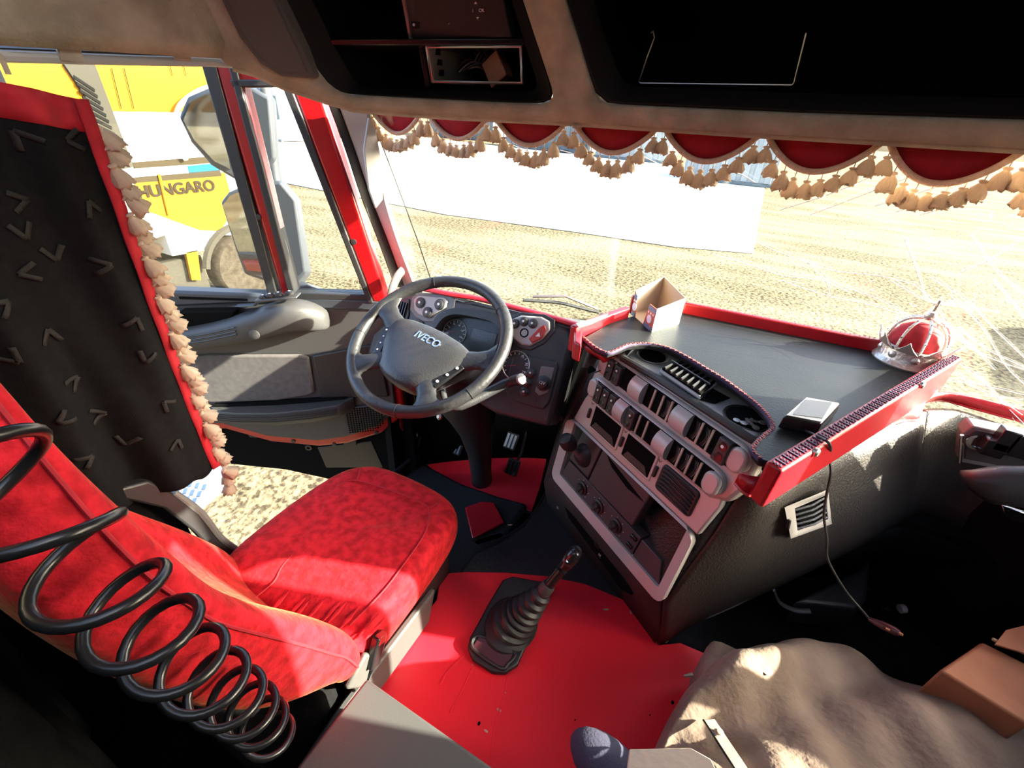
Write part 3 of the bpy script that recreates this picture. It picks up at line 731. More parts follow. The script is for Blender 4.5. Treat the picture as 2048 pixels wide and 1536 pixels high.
MB().prism([D(0.49, -0.045, 0.02), D(0.42, -0.04, 0.02), D(0.41, -0.025, 0.06), D(0.48, -0.03, 0.06)], DN * 0.03).build('window_switch', MT['mirrorback'], door, bevel=0.004)
MB().prism([D(0.40, -0.012, 0.05), D(0.25, 0.012, 0.05), D(0.25, 0.018, 0.05), D(0.40, 0.0, 0.05)], DN * 0.05).build('switch_plate', MT['midgrey'], door, bevel=0.006)
for k, s in enumerate((0.375, 0.35, 0.32, 0.28)):
    kb = MB().lathe([(0.015, 0), (0.015, 0.006), (0.010, 0.010)], D(s, 0.004 + 0.006 * k, 0.078), A(0, 0, 1), 12).build('switch', MT['black'], door)
    MB().lathe([(0.004, 0), (0.004, 0.0012)], D(s, 0.014 + 0.006 * k, 0.078), A(0, 0, 1), 8).build('symbol', MT['symbol'], kb)
# fabric insert, pocket and speaker
dpart('fabric_insert', [(1.0, -0.30), (0.83, -0.285), (0.67, -0.266), (0.32, -0.259), (0.283, -0.268), (0.290, -0.44), (0.32, -0.456), (0.45, -0.481), (0.72, -0.496), (0.80, -0.47), (1.0, -0.40)], 0.008, 0.026, MT['insert'], bevel=0.01, seg=3)
dpart('inner_surround', [(0.27, -0.262), (0.0, -0.20), (-0.02, -0.46), (0.27, -0.47)], 0.008, 0.022, MT['black'], bevel=0.008)
pkt = MB(); pr = []
for s, w0, w1, dp in ((0.735, -0.515, -0.535, 0.01), (0.70, -0.512, -0.575, 0.05), (0.60, -0.508, -0.60, 0.07), (0.45, -0.50, -0.605, 0.08), (0.3, -0.485, -0.59, 0.075), (0.18, -0.47, -0.56, 0.06), (0.13, -0.462, -0.53, 0.015)):
    pr.append([D(s, w0, 0.01), D(s, w0, 0.01 + dp), D(s, (w0 * 2 + w1) / 3, 0.012 + dp * 1.04), D(s, (w0 + w1 * 2) / 3, 0.01 + dp * 0.9), D(s, w1, 0.012), D(s, w1, 0.008)])
pocket = MB().loft(pr).build('map_pocket', MT['midgrey'], door, angle=50, bevel=0.004)
for dw in (-0.012, -0.022, -0.032, -0.042):
    MB().tube([D(s, w0 + dw, 0.012 + dp * 1.03 + 0.001) for s, w0, dp in ((0.69, -0.512, 0.052), (0.60, -0.508, 0.07), (0.45, -0.50, 0.08), (0.3, -0.485, 0.075), (0.19, -0.47, 0.062))], 0.002, 5).build('rib', MT['black'], pocket)
dpart('pocket_mouth', [(0.715, -0.505), (0.16, -0.458), (0.17, -0.482), (0.45, -0.502), (0.69, -0.515)], 0.012, 0.03, MT['blackflat'])
dpart('speaker_grille', [(0.185, -0.52), (0.0, -0.495), (0.0, -0.56), (0.06, -0.62), (0.16, -0.67), (0.19, -0.60)], 0.010, 0.022, MT['black'], bevel=0.006)
gm = MB()
for i in range(14):
    for j in range(12):
        s = 0.17 - 0.0115 * i; w = -0.527 - 0.0115 * j + 0.12 * (0.17 - s)
        if w > -0.50 - 0.9 * (s + 0.0) - 0.09 and s > 0.008: gm.box(D(s, w, 0.0225), DU * 0.0034, DN * 0.0008, A(0, 0, 0.0034))
gm.build('grille_dots', MT['blackflat'], door, kind='stuff')
MB().tube([D(0.86, -0.6, 0.02), D(0.79, -0.598, 0.03), D(0.775, -0.575, 0.035), D(0.80, -0.565, 0.03)], 0.004, 6).build('latch_loop', MT['steel'], door)
# lower black cladding with recesses
clad = dpart('lower_cladding', [(1.15, -0.66), (0.86, -0.67), (0.72, -0.672), (0.54, -0.742), (0.33, -0.77), (0.12, -0.725), (-0.02, -0.645), (-0.10, -0.60), (-0.12, -1.12), (0.10, -1.10), (0.30, -1.03), (0.54, -0.95), (0.8, -0.91), (1.15, -0.89)], -0.16, -0.05, MT['blackflat'], bevel=0.015, seg=3)
for s in (0.80, 0.62, 0.36, 0.20):
    dpart('clip_block', [(s + 0.035, -0.665 - 0.11 * (0.75 - s)), (s - 0.035, -0.665 - 0.11 * (0.79 - s)), (s - 0.03, -0.72 - 0.11 * (0.75 - s)), (s + 0.03, -0.715 - 0.11 * (0.75 - s))], -0.055, -0.035, MT['black'], clad, bevel=0.005)
MB().lathe([(0.016, 0), (0.016, 0.006), (0.008, 0.006), (0.008, 0.0)], D(0.40, -0.80, -0.05), DN, 14).build('fixing', MT['rubber'], clad)
dpart('recess_panel', [(0.36, -0.80), (0.10, -0.76), (0.06, -0.93), (0.34, -0.93)], -0.055, -0.046, MT['black'], clad, bevel=0.02, seg=3)
for s, w in ((0.44, -0.722), (0.26, -0.742), (0.06, -0.672)):
    MB().lathe([(0.010, 0), (0.010, 0.004), (0.003, 0.005)], D(s, w, -0.002), DN, 10).build('bolt', MT['black'], door)
# hinge bracket and body sill red metal at the front of the opening
hb = struct('trim_5', MB().prism([at(a, b, x=-1.08) for a, b in ((800, 822), (840, 830), (842, 868), (832, 900), (818, 880), (800, 855))], A(-0.05, 0.03, 0)), MT['redpaint'], bevel=0.006, label='red painted door hinge bracket by the footwell')
struct('trim_6', MB().tube(smooth_path([at(a, b, x=-1.07) for a, b in ((846, 830), (842, 865), (830, 900), (808, 930), (760, 965))], 5), 0.010, 8), MT['rubber'], label='black rubber seal of the driver door opening')

# ================================================================ door mirrors (outside)
mir = thing('door_mirror', DH + DN * -.25 + DU * .25, 'tall blue-grey twin door mirror outside the driver door glass', 'mirror')
def mirror(outline, back_out, off, thick, glass_pts, nm):
    pts = [onplane(a, b, DH + DN * off, DN) for a, b in outline]
    bk = [onplane(a, b, DH + DN * (off - thick), DN) for a, b in back_out]
    md = [(p * 0.45 + q * 0.55) + (p - np.mean(pts, axis=0)) * 0.06 for p, q in zip(pts, bk)]
    h = MB().loft([pts, md, bk]).build(nm, MT['mirrorback'], mir, angle=50, bevel=0.012, seg=3)
    MB().prism([onplane(a, b, DH + DN * (off + 0.002), DN) for a, b in glass_pts], DN * 0.006).build('glass', MT['mirrorglass'], h)
mirror([(355, 235), (372, 195), (410, 178), (500, 172), (540, 195), (550, 320), (520, 348), (470, 360), (420, 330), (380, 285)],
       [(440, 190), (460, 180), (490, 176), (530, 180), (552, 210), (556, 318), (535, 345), (500, 352), (470, 330), (450, 280)], -0.30, 0.16,
       [(368, 240), (384, 204), (412, 190), (440, 186), (450, 250), (462, 338), (430, 322), (390, 280)], 'upper_housing')
mirror([(440, 405), (455, 385), (500, 365), (560, 362), (592, 400), (612, 545), (590, 568), (530, 562), (488, 548), (470, 500)],
       [(480, 400), (500, 385), (530, 372), (570, 370), (600, 405), (622, 540), (610, 566), (560, 560), (520, 540), (500, 490)], -0.26, 0.15,
       [(447, 410), (460, 392), (500, 375), (520, 400), (545, 545), (495, 540), (475, 495)], 'lower_housing')
MB().tube(smooth_path([onplane(a, b, DH + DN * -0.34, DN) for a, b in ((530, 165), (542, 240), (552, 350), (578, 470), (600, 585))], 6), 0.022, 10, flat=0.6).build('arm', MT['mirrorback'], mir)
MB().loft([[onplane(a + dx, b + dy, DH + DN * o, DN) for dx, dy in ((-50, 8), (-38, -14), (0, -20), (40, -6), (52, 18), (0, 30))] for a, b, o in ((615, 590, -0.1), (612, 588, -0.2), (605, 582, -0.3))]).build('foot', MT['mirrorback'], mir, angle=50, bevel=0.01)

# ================================================================ door curtain
def cx_at(y, z):
    return -0.995 + 0.030 * math.sin((y * 38) + 0.8 * math.sin(z * 3)) * (0.35 + 0.65 * (1.62 - z) / 0.85) + 0.010 * math.sin(y * 71 + z * 4)
CY0, CY1 = 0.0, 0.452
cur = thing('door_curtain', A(-1.0, 0.2, 0.75), 'black curtain with grey chevrons, red border and cream tassels at the driver door', 'curtain')
def cz_top(y): return 1.628 - 0.028 * max(0, (y - 0.30)) / 0.15 + (0.0 if y > 0.3 else 0.004 * math.sin(y * 60))
def cz_bot(y): return 0.745 + 0.20 * max(0, 0.40 - y) ** 0.8 + 0.012 * math.sin(y * 40)
ys = np.linspace(CY0, CY1, 64)
def crow(t): return [A(cx_at(y, cz_top(y) * (1 - t) + cz_bot(y) * t), y, cz_top(y) * (1 - t) + cz_bot(y) * t) for y in ys]
MB().grid([crow(t) for t in np.linspace(0.05, 1, 40)]).build('cloth', MT['blackcloth'], cur, angle=180, solid=0.003)
MB().grid([crow(t) for t in np.linspace(0.0, 0.06, 4)]).build('top_band', MT['redcloth'], cur, angle=180, solid=0.006)
MB().grid([[p + A(0.008 + 0.002 * math.sin(k), 0.0 + 0.018 * j, 0) for j in (-0.6, 0.0, 0.55)] for k, p in enumerate([crow(t)[-1] for t in np.linspace(0.0, 1, 40)])]).build('edge_band', MT['redcloth'], cur, angle=180, solid=0.005)
# one tassel mesh: cord, knot and flared skirt, origin at the top of the cord
def tassel_mesh(name, cord, R, L, seed=0):
    mb = MB(); rr = np.random.RandomState(seed)
    mb.tube([A(0, 0, 0), A(0, 0, -cord)], 0.0011, 5)
    z = -cord; n = 20; prof = [(0.22, 0.0), (0.44, 0.04), (0.46, 0.11), (0.30, 0.17), (0.36, 0.21), (0.62, 0.36), (0.82, 0.58), (0.95, 0.82), (0.98, 0.98), (0.80, 1.02), (0.2, 0.99)]
    rings = []
    for r, h in prof:
        ring = []
        for k in range(n):
            a = 2 * math.pi * k / n; j = 1 + (0.17 if k % 2 else -0.17) * min(1, h * 1.8) + 0.07 * rr.randn() * h
            ring.append(A(R * r * j * math.cos(a), R * r * j * math.sin(a), z - L * h * (1 + 0.07 * rr.randn() * (h > 0.9))))
        rings.append(ring)
    mb.loft(rings)
    me = bpy.data.meshes.new(name); me.from_pydata(mb.v, [], mb.f); me.materials.append(MT['cream']); me.shade_smooth(); return me
TC = [tassel_mesh('curtain_tassel', 0.004, 0.0175, 0.038, s) for s in range(3)]
for k in range(29):
    t = 0.06 + 0.95 * k / 28
    p = crow(min(t, 1.0))[-1] + A(0.004, 0.008, 0.0 if t <= 1 else -0.03)
    inst(TC[k % 3], 'tassel', tuple(p + A(0.004 * (k % 3), 0, 0.012)), cur, rot=(0.55 + 0.25 * math.sin(k * 2.1), 0.25 * math.sin(k * 1.3), 0.15 * math.sin(k)))
for k in range(3):
    p = crow(1.0)[-1] + A(0.0, 0.022, -0.012 - 0.03 * k)
    inst(TC[k % 3], 'tassel', tuple(p), cur, rot=(0.15, 0.1 * k, k))
chev = [(31, 262, 300), (134, 281, 0), (69, 403, 180), (169, 400, 280), (45, 552, 0), (125, 525, 90), (212, 526, 180), (108, 664, 260), (172, 762, 200), (262, 630, 240), (282, 722, 60), (320, 800, 300), (228, 836, 170), (352, 876, 240), (265, 900, 70), (12, 598, 200), (105, 841, 20), (176, 905, 200), (60, 480, 90), (30, 720, 120)]
def on_curtain(px, py):
    x = -1.0
    for _ in range(6):
        p = at(px, py, x=x); x = cx_at(p[1], p[2]) + 0.004
    return at(px, py, x=x)
for a, b, r in chev:
    q = math.radians(r); c0 = at(a, b, x=-0.985)
    mb = MB()
    for s1 in (-1, 1):
        e = [(0, 0), (0.030 * math.cos(q + s1 * 0.55), 0.030 * math.sin(q + s1 * 0.55))]
        nx, nz = -math.sin(q + s1 * 0.55) * 0.0042, math.cos(q + s1 * 0.55) * 0.0042
        pts = []
        for k in range(5):
            t = k / 4; yy = c0[1] + e[1][0] * t; zz = c0[2] + e[1][1] * t
            pts.append([A(cx_at(yy + sg * nx, zz + sg * nz) + 0.0055, yy + sg * nx, zz + sg * nz) for sg in (-1, 1)])
        mb.grid(pts)
    mb.build('chevron', MT['chevron'], cur, solid=0.0005)
hook = MB().tube([A(-1.0, 0.375, 1.628), A(-1.0, 0.375, 1.645), A(-1.01, 0.378, 1.652), A(-1.02, 0.38, 1.645)], 0.004, 6).build('hook', MT['wood'], cur)
# pillar trim piece at the bottom of the curtain, black with a pale edge
tr = [at(a, b, x=-1.0) for a, b in ((215, 985), (300, 962), (345, 985), (400, 1030), (440, 1085), (482, 1108), (474, 1125), (440, 1118), (390, 1065), (330, 1018), (230, 995))]
struct('trim_7', MB().prism(tr, A(-0.03, 0, 0)), MT['black'], bevel=0.006, label='black lower pillar trim beside the driver seat')
struct('trim_8', MB().tube(smooth_path([at(a, b, x=-1.01) for a, b in ((345, 985), (400, 1025), (440, 1075), (470, 1098), (482, 1108))], 5), 0.010, 8), MT['grey'], label='pale edge strip of the lower pillar trim')
# white slotted step panel outside below the curtain
stz = -0.35
sp = [at(a, b, z=stz) for a, b in ((300, 945), (385, 925), (452, 940), (440, 975), (385, 1020), (330, 985))]
step = thing('step_panel', np.mean(sp, axis=0), 'white slotted plastic step panel outside below the curtain', 'step panel')
MB().prism(sp, A(0, 0, -0.05)).build('tray', MT['white'], step, bevel=0.01, seg=3)
sp2 = [p + (np.mean(sp, axis=0) - p) * 0.12 + A(0, 0, 0.002) for p in sp]
MB().tube(sp + [sp[0]], 0.014, 6).build('rim', MT['white'], step)
for i in range(3):
    for j in range(5):
        a = 352 + j * 14 - i * 10; b = 962 + i * 14 + j * 3
        p = at(a, b, z=stz + 0.003); d = unit(at(a + 3, b - 8, z=stz) - at(a, b, z=stz)); e = np.cross(A(0, 0, 1), d)
        MB().box(p, d * 0.022, e * 0.009, A(0, 0, 0.002)).build('slot', MT['blueprint'], step)
# ================================================================ driver's seat
seat = thing('driver_seat', A(-0.70, 0.5, 0.05), 'red velvet driver seat beside the gear lever', 'seat')
SP = [(0.42, .345, .325, .285), (0.47, .373, .337, .29), (0.55, .358, .315, .185), (0.62, .33, .285, .13), (0.72, .285, .243, .08), (0.84, .220, .190, .045), (0.95, .170, .142, .020), (1.03, .150, .120, .007), (1.11, .135, .102, .0), (1.20, .117, .091, -.002), (1.30, .103, .086, .0), (1.39, .10, .084, .005), (1.44, .085, .07, .02)]
XR, XL = -0.425, -0.955
rings = []
for z, f, s_, b in SP:
    k = 0.0 if z < 1.15 else (z - 1.15) * 0.35
    xr, xl = XR - k, XL + k
    mid = (xr + xl) / 2; rc = 0.05 if 0.5 < z < 1.35 else 0.015
    rings.append([A(xr, s_, z), A(xr - .006, (s_ + f) / 2 + .006, z), A(xr - .022, f - .002, z), A(xr - .05, f + .002, z), A(xr - .10, f - .012, z), A(xr - .14, f - rc, z), A(mid, f - rc - .012, z), A(xl + .14, f - rc, z), A(xl + .10, f - .012, z), A(xl + .05, f + .002, z), A(xl + .022, f - .002, z), A(xl, s_, z),
                  A(xl + .004, s_ * .6 + b * .4, z), A(xl + .012, s_ * .2 + b * .8, z), A(xl + .05, b, z), A(mid, b - .015, z), A(xr - .05, b, z), A(xr - .012, s_ * .2 + b * .8, z), A(xr - .004, s_ * .6 + b * .4, z)])
MB().loft(rings).build('backrest', MT['velvet'], seat, angle=180, sub=2)
MB().tube(smooth_path([A(XR - (0.0 if z < 1.15 else (z - 1.15) * 0.35) + 0.0005, s_, z) for z, f, s_, b in SP[1:-1]], 4), 0.0028, 6).build('welt', MT['redcloth'], seat)
# puckers in the stretched cover on the lower flank
for k in range(10):
    z0 = 0.50 + 0.045 * k; 
    f = np.interp(z0, [p[0] for p in SP], [p[2] for p in SP]); b = np.interp(z0, [p[0] for p in SP], [p[3] for p in SP])
    pts = [A(XR - 0.004 - 0.010 * t, f - 0.01 + (b - f + 0.03) * t, z0 + (0.05 + 0.01 * math.sin(k)) * t) for t in np.linspace(0.05, 0.85, 6)]
    MB().tube(pts, [0.001, 0.004, 0.005, 0.005, 0.004, 0.001], 6).build('pucker', MT['velvet'], seat)
# cushion
def cz(x, y):
    return 0.53
crings = []
oc = [(-.945, .335), (-.955, .45), (-.955, .60), (-.945, .72), (-.925, .80), (-.88, .865), (-.82, .885), (-.70, .892), (-.58, .888), (-.505, .872), (-.462, .83), (-.445, .76), (-.435, .62), (-.430, .48), (-.432, .36), (-.47, .31), (-.70, .30), (-.90, .305)]
cen = A(-.69, .6)
for z, s_ in ((0.34, 0.80), (0.35, 0.90), (0.40, 0.985), (0.455, 1.0), (0.50, 0.985), (0.522, 0.94), (0.531, 0.84), (0.533, 0.55), (0.533, 0.15)):
    zz = z
    crings.append([A(cen[0] + (x - cen[0]) * s_, cen[1] + (y - cen[1]) * s_, zz - (0.012 if y > .8 and z > 0.4 else 0)) for x, y in oc])
MB().loft(crings).build('cushion', MT['velvet'], seat, angle=180, sub=2)
def seam(pts, z=0.5315, r=0.0022): MB().tube(smooth_path([at(a, b, z=z) for a, b in pts], 5), r, 6).build('seam', MT['redcloth'], seat)
seam([(500, 1203), (547, 1164), (565, 1132), (613, 1074), (658, 992), (682, 968), (715, 961), (780, 980), (846, 1007), (859, 1025), (850, 1066), (805, 1132), (764, 1185), (700, 1250)])
seam([(722, 935), (719, 945), (715, 961)], 0.529); seam([(884, 1001), (874, 1007), (861, 1015)], 0.530)
for k in range(9):                 # gathered cloth at the back of the cushion
    a = 540 + 24 * k; pts = [at(a + 40 * t + 10 * math.sin(k * 2), 1225 + 6 * k - 45 * t + 8 * math.sin(k), z=0.531) for t in np.linspace(0, 1, 5)]
    MB().tube(pts, [0.001, 0.004, 0.006, 0.004, 0.001], 6).build('pucker', MT['velvet'], seat)
MB().box(A(-.70, .58, .20), A(.21, 0, 0), A(0, .24, 0), A(0, 0, .15)).build('pedestal', MT['black'], seat, bevel=0.02)
MB().prism([A(-.462, .30, .34), A(-.462, .66, .34), A(-.462, .62, .22), A(-.462, .10, .22), A(-.462, .08, .30)], A(.022, 0, 0)).build('side_rail', MT['boxgrey'], seat, bevel=0.006)
MB().box(at(725, 1340, x=-.43), A(.008, 0, 0), A(0, .035, .02), A(0, -.02, .035)).build('recliner_cover', MT['boxgrey'], seat, bevel=0.006)
MB().box(A(-.70, .20, .25), A(.22, 0, 0), A(0, .11, 0), A(0, 0, .17)).build('sun_block', MT['blackcloth'], seat, bevel=0.02)  # added black box that keeps the sun off the wall behind the seat
# belt buckle
bk = MB(); c = at(752, 1300, x=-.42); upv = unit(A(0, .45, .9)); sd = unit(np.cross(upv, A(1, 0, 0)))
bk.box(c, A(.012, 0, 0), sd * .018, upv * .045); bko = bk.build('belt_buckle', MT['blackgloss'], seat, bevel=0.005)
MB().box(c + upv * .036 + A(.004, 0, 0), A(.0095, 0, 0), sd * .013, upv * .012).build('release_button', MT['btnred'], bko, bevel=0.003)
MB().tube([c - upv * .04, c - upv * .12 + A(-.01, 0, 0)], 0.008, 6, flat=0.5).build('belt_stalk', MT['blackcloth'], seat)
# grey plastic storage box between the seats
gb = thing('storage_box', A(-0.25, 0.05, 0.21), 'grey plastic box corner at the bottom between the seats', 'box')
gz = 0.50
apex = at(735, 1362, z=gz); e1_ = unit(at(985, 1540, z=gz) - apex); e2_ = unit(at(600, 1536, z=gz) - apex)
b2 = [apex, apex + e1_ * 0.42, apex + e1_ * 0.42 + e2_ * 0.34, apex + e2_ * 0.34]
MB().prism([p - A(0, 0, 0.285) for p in b2], A(0, 0, 0.285)).build('body', MT['boxgrey'], gb, bevel=0.012, seg=3)
MB().prism([apex + (np.mean(b2, axis=0) - apex) * 0.0 + A(0, 0, 0.001)] + [p + A(0, 0, 0.001) for p in b2[1:]], A(0, 0, 0.014)).build('lid', MT['boxgrey'], gb, bevel=0.010, seg=3)

# ================================================================ coiled air hose in the foreground
crest = [(-110, 830, .34), (80, 1008, .37), (208, 1138, .41), (308, 1234, .46), (380, 1300, .52), (434, 1346, .58), (474, 1380, .64), (506, 1408, .70), (530, 1436, .76), (546, 1465, .82)]
rad = [.046, .046, .045, .044, .043, .042, .041, .040, .039, .038]
axp = smooth_path([deep(a, b, d) - A(.3 * r, .1 * r, r * .93) for (a, b, d), r in zip(crest, rad)], 28)
rads = np.interp(np.linspace(0, 9, len(axp)), range(10), rad); path = []
for k, p in enumerate(axp):
    t_ = unit(axp[min(k + 8, len(axp) - 1)] - axp[max(k - 8, 0)]); ha, hb_ = frame_of(t_, A(0, 0, 1)); w = 2 * math.pi * k / 28
    path.append(p + rads[k] * (math.cos(w) * hb_ + math.sin(w) * ha))
hs = MB().tube(path, 0.0062, 10).build('coiled_hose', MT['hose'], angle=180)
tag(hs, 'black coiled air hose hanging in front of the driver seat back', 'hose')
# dark bunk front behind the seats
bunk = thing('bunk', A(0, -0.5, 0.0), 'dark cloth covered bunk edge behind the driver seat', 'bunk')
MB().box(A(-0.52, -0.5, 0.35), A(.50, 0, 0), A(0, .38, 0), A(0, 0, .34)).build('base', MT['blackcloth'], bunk, bevel=0.03, seg=3)
rowsb = []
for z in np.linspace(0.25, 1.25, 14):
    rowsb.append([A(x, -0.045 - 0.05 * (x + 1.05) + 0.02 * math.sin(x * 30 + z * 2), z) for x in np.linspace(-1.08, -0.5, 30)])
bc = MB().grid(rowsb).build('bunk_curtain', MT['blackcloth'], angle=180, solid=0.004)
tag(bc, 'black bunk curtain hanging behind the driver seat', 'curtain')
# ================================================================ steering wheel
WC = A(-.66, .96, 1.02); WT = math.radians(30); WR = math.radians(-9)
WY = A(0, math.cos(WT), math.sin(WT)); WN = A(0, -math.sin(WT), math.cos(WT)); WX = A(1, 0, 0)
wx = WX * math.cos(WR) + WY * math.sin(WR); wy = -WX * math.sin(WR) + WY * math.cos(WR)
def WP(x, y, h=0.0): return WC + wx * x + wy * y + WN * h
wheel = thing('steering_wheel', WP(0, -0.05, -0.05), 'black leather steering wheel with chrome lettering in the middle', 'steering wheel')
rim = MB(); rp = []; rr_ = []
N = 96
for k in range(N):
    a = 2 * math.pi * k / N; d = math.degrees(a) % 360
    rp.append(WP(0.243 * math.cos(a), 0.243 * math.sin(a)))
    g = sum(math.exp(-((d - q) / 9) ** 2) for q in (38, 142))
    rr_.append(0.0185 + 0.0015 * g)
rim.tube(rp, rr_, 14, closed=True); rim.build('rim', MT['blackleather'], wheel, angle=180)
for q in (55, 125, 200, 290, 340):                      # seams where the leather sections meet
    a = math.radians(q); c = WP(.243 * math.cos(a), .243 * math.sin(a)); t = -wx * math.sin(a) + wy * math.cos(a); o1 = wx * math.cos(a) + wy * math.sin(a)
    MB().tube([c + 0.0192 * (math.cos(b) * o1 + math.sin(b) * WN) for b in np.linspace(0, 2 * math.pi, 20)[:-1]], 0.0009, 5, closed=True).build('leather_seam', MT['rubber'], wheel)
# airbag pad
pad = [(-.165, .012), (-.15, .030), (-.10, .044), (-.03, .050), (.03, .050), (.10, .044), (.15, .030), (.165, .012), (.160, -.03), (.135, -.075), (.105, -.115), (.085, -.145), (.05, -.158), (0, -.163), (-.05, -.158), (-.085, -.145), (-.105, -.115), (-.135, -.075), (-.160, -.03)]
pc = A(0, -.05); rg = []
for sc, h in ((0.96, -0.055), (1.0, -0.035), (1.0, -0.012), (0.965, 0.0), (0.90, 0.006), (0.70, 0.014), (0.40, 0.018), (0.1, 0.019)):
    rg.append([WP(pc[0] + (x - pc[0]) * sc, pc[1] + (y - pc[1]) * sc, h) for x, y in pad])
MB().loft(rg).build('airbag_pad', MT['dash'], wheel, angle=60)
text_obj('lettering', 'IVECO', WP(0.008, -.004, 0.0172), wx, wy, 0.034, MT['chrome'], wheel, 0.0016, shear=0.12, bold=0.018, label='raised chrome letters')
# spokes: two on each side
for s in (-1, 1):
    for a0, a1, w0, w1, x0, y0 in ((176, 170, .074, .120, .140, -.004), (228, 230, .070, .115, .090, -.115)):
        rings = []
        A0 = math.radians(a1 if s < 0 else 180 - a1)
        ex, ey = 0.232 * math.cos(A0), 0.232 * math.sin(A0)
        sx, sy = (-x0, y0) if s < 0 else (x0, y0)
        dx, dy = ex - sx, ey - sy; L = math.hypot(dx, dy); px_, py_ = -dy / L, dx / L
        for t, wd, th, h in ((-0.35, w0, .016, -.012), (0.1, w0 * .95, .015, -.008), (0.45, w0 * .82, .013, -.004), (0.75, w0 * .95, .013, -.001), (1.0, w1, .012, 0.0)):
            cx_, cy_ = sx + dx * t, sy + dy * t
            rings.append([WP(cx_ + px_ * wd / 2 * math.cos(b), cy_ + py_ * wd / 2 * math.cos(b), h + th * math.sin(b)) for b in np.linspace(0, 2 * math.pi, 13)[:-1]])
        MB().loft(rings).build('spoke', MT['blackleather'], wheel, angle=70)
    # strip of buttons along the gap between the spokes
    bs = [(-.148, -.018), (-.112, -.112)] if s < 0 else [(.148, -.018), (.112, -.112)]
    p, q = A(*bs[0]), A(*bs[1]); d = unit(q - p); nrm = A(-d[1], d[0]) * (1 if s < 0 else -1)
    if nrm[0] * s < 0: nrm = -nrm
    st = [p + nrm * .020, q + nrm * .020, q - nrm * .008, p - nrm * .008]
    strip = MB().prism([WP(c[0], c[1], -.012) for c in st], WN * 0.016).build('button_strip', MT['blackgloss'], wheel, bevel=0.003)
    nb = 4 if s < 0 else 3
    for k in range(nb):
        c = p + (q - p) * (k + .5) / nb + nrm * .007
        MB().lathe([(.0042 if nb == 3 else .0028, 0), (.0042 if nb == 3 else .0028, .002)], WP(c[0], c[1], .004), WN, 10).build('button_dot', MT['symbol'], strip)
# steering column
col = thing('steering_column', A(-.735, 1.43, 0), 'black steering column standing on the red footwell mat', 'steering column')
cr = []
for c, rx, ry in ((A(-.735, 1.435, .012), .052, .06), (A(-.732, 1.42, .10), .05, .06), (A(-.725, 1.39, .25), .058, .065), (A(-.715, 1.34, .40), .075, .075), (A(-.70, 1.26, .56), .115, .085), (A(-.685, 1.18, .72), .13, .09), (A(-.67, 1.10, .86), .115, .085), (WP(0, -.05, -.06), .075, .06)):
    cr.append([c + A(rx * math.cos(b), ry * .9 * math.sin(b), ry * .35 * math.sin(b)) for b in np.linspace(0, 2 * math.pi, 17)[:-1]])
MB().loft(cr).build('shroud', MT['black'], col, angle=70)
MB().prism([A(-.86, 1.18, .72), A(-.60, 1.16, .76), A(-.62, 1.22, .60), A(-.69, 1.30, .45), A(-.78, 1.30, .48)], A(0, -.05, -.02)).build('knee_panel', MT['darkpanel'], col, bevel=0.012, seg=3)
stp = [WP(.07, -.06, -.075), WP(.16, -.12, -.085), at(1010, 768, y=1.02), at(1042, 758, y=1.01)]
MB().tube(smooth_path(stp, 5), [.012] * 6 + [.015] * 6 + [.017] * 4, 10).build('stalk', MT['dash'], col)
MB().lathe([(.0165, -.004), (.0165, .004), (.013, .007)], stp[-1], stp[-1] - stp[-2], 14).build('stalk_cap', MT['palegrey'], col)
MB().lathe([(.012, -.01), (.014, 0), (.008, .006)], at(878, 833, y=1.12), A(-.3, -.8, .4), 12).build('key_barrel', MT['steel'], col)
# pedals
for i, (a, b, z, w, nm, m) in enumerate(((1022, 882, .16, .035, 'brake_pedal', 'steel'), (915, 893, .10, .03, 'clutch_pedal', 'rubber'), (1025, 935, .04, .035, 'accelerator_pedal', 'rubber'))):
    c = at(a, b, z=z); r = thing(nm, A(c[0], c[1], .012), ['brake pedal with a pale ribbed pad behind the steering column', 'ribbed clutch pedal left of the steering column', 'dark accelerator pedal in the shade right of the column'][i], 'pedal', 'pedals in the driver footwell')
    n_ = unit(A(0, -.8, .6)); up_ = unit(A(0, .6, .8))
    MB().box(c, A(w, 0, 0), up_ * .045, n_ * .006).build('pad', MT[m] if i else MT['rubber'], r, bevel=0.006)
    for k in range(3):
        MB().box(c + A((k - 1) * w * .6, 0, 0) + n_ * .007, A(w * .18, 0, 0), up_ * .036, n_ * .003).build('rib', MT['palegrey'] if i == 0 else MT['blackgloss'], r, bevel=0.001)
    MB().tube([c - n_ * .005, c + A(0, .10, .02), c + A(0, .16, .25)], .008, 6).build('pedal_arm', MT['black'], r)

# ================================================================ driver's dashboard
DP0 = A(-.66, 1.25, .95); DEY = A(0, .5, .866); DNN = A(0, -.866, .5)
def DB(a, b, off=0.0): return DP0 + A(a, 0, 0) + DEY * b + DNN * off
def dbx(px, py, off=0.0): return onplane(px, py, DP0 + DNN * off, DNN)
dash = thing('dashboard', A(-.7, 1.4, .5), 'black driver dashboard with instrument cluster behind the steering wheel', 'dashboard')
face = [(-.46, .03), (-.36, .05), (-.27, .075), (-.16, .085), (-.05, .082), (.07, .086), (.2, .095), (.33, .085), (.35, .05), (.352, -.09), (.36, -.25), (.16, -.27), (.0, -.24), (-.20, -.22), (-.46, -.22)]
MB().prism([DB(a, b, -.12) for a, b in face], DNN * .12).build('fascia', MT['dash'], dash, bevel=0.014, seg=3)
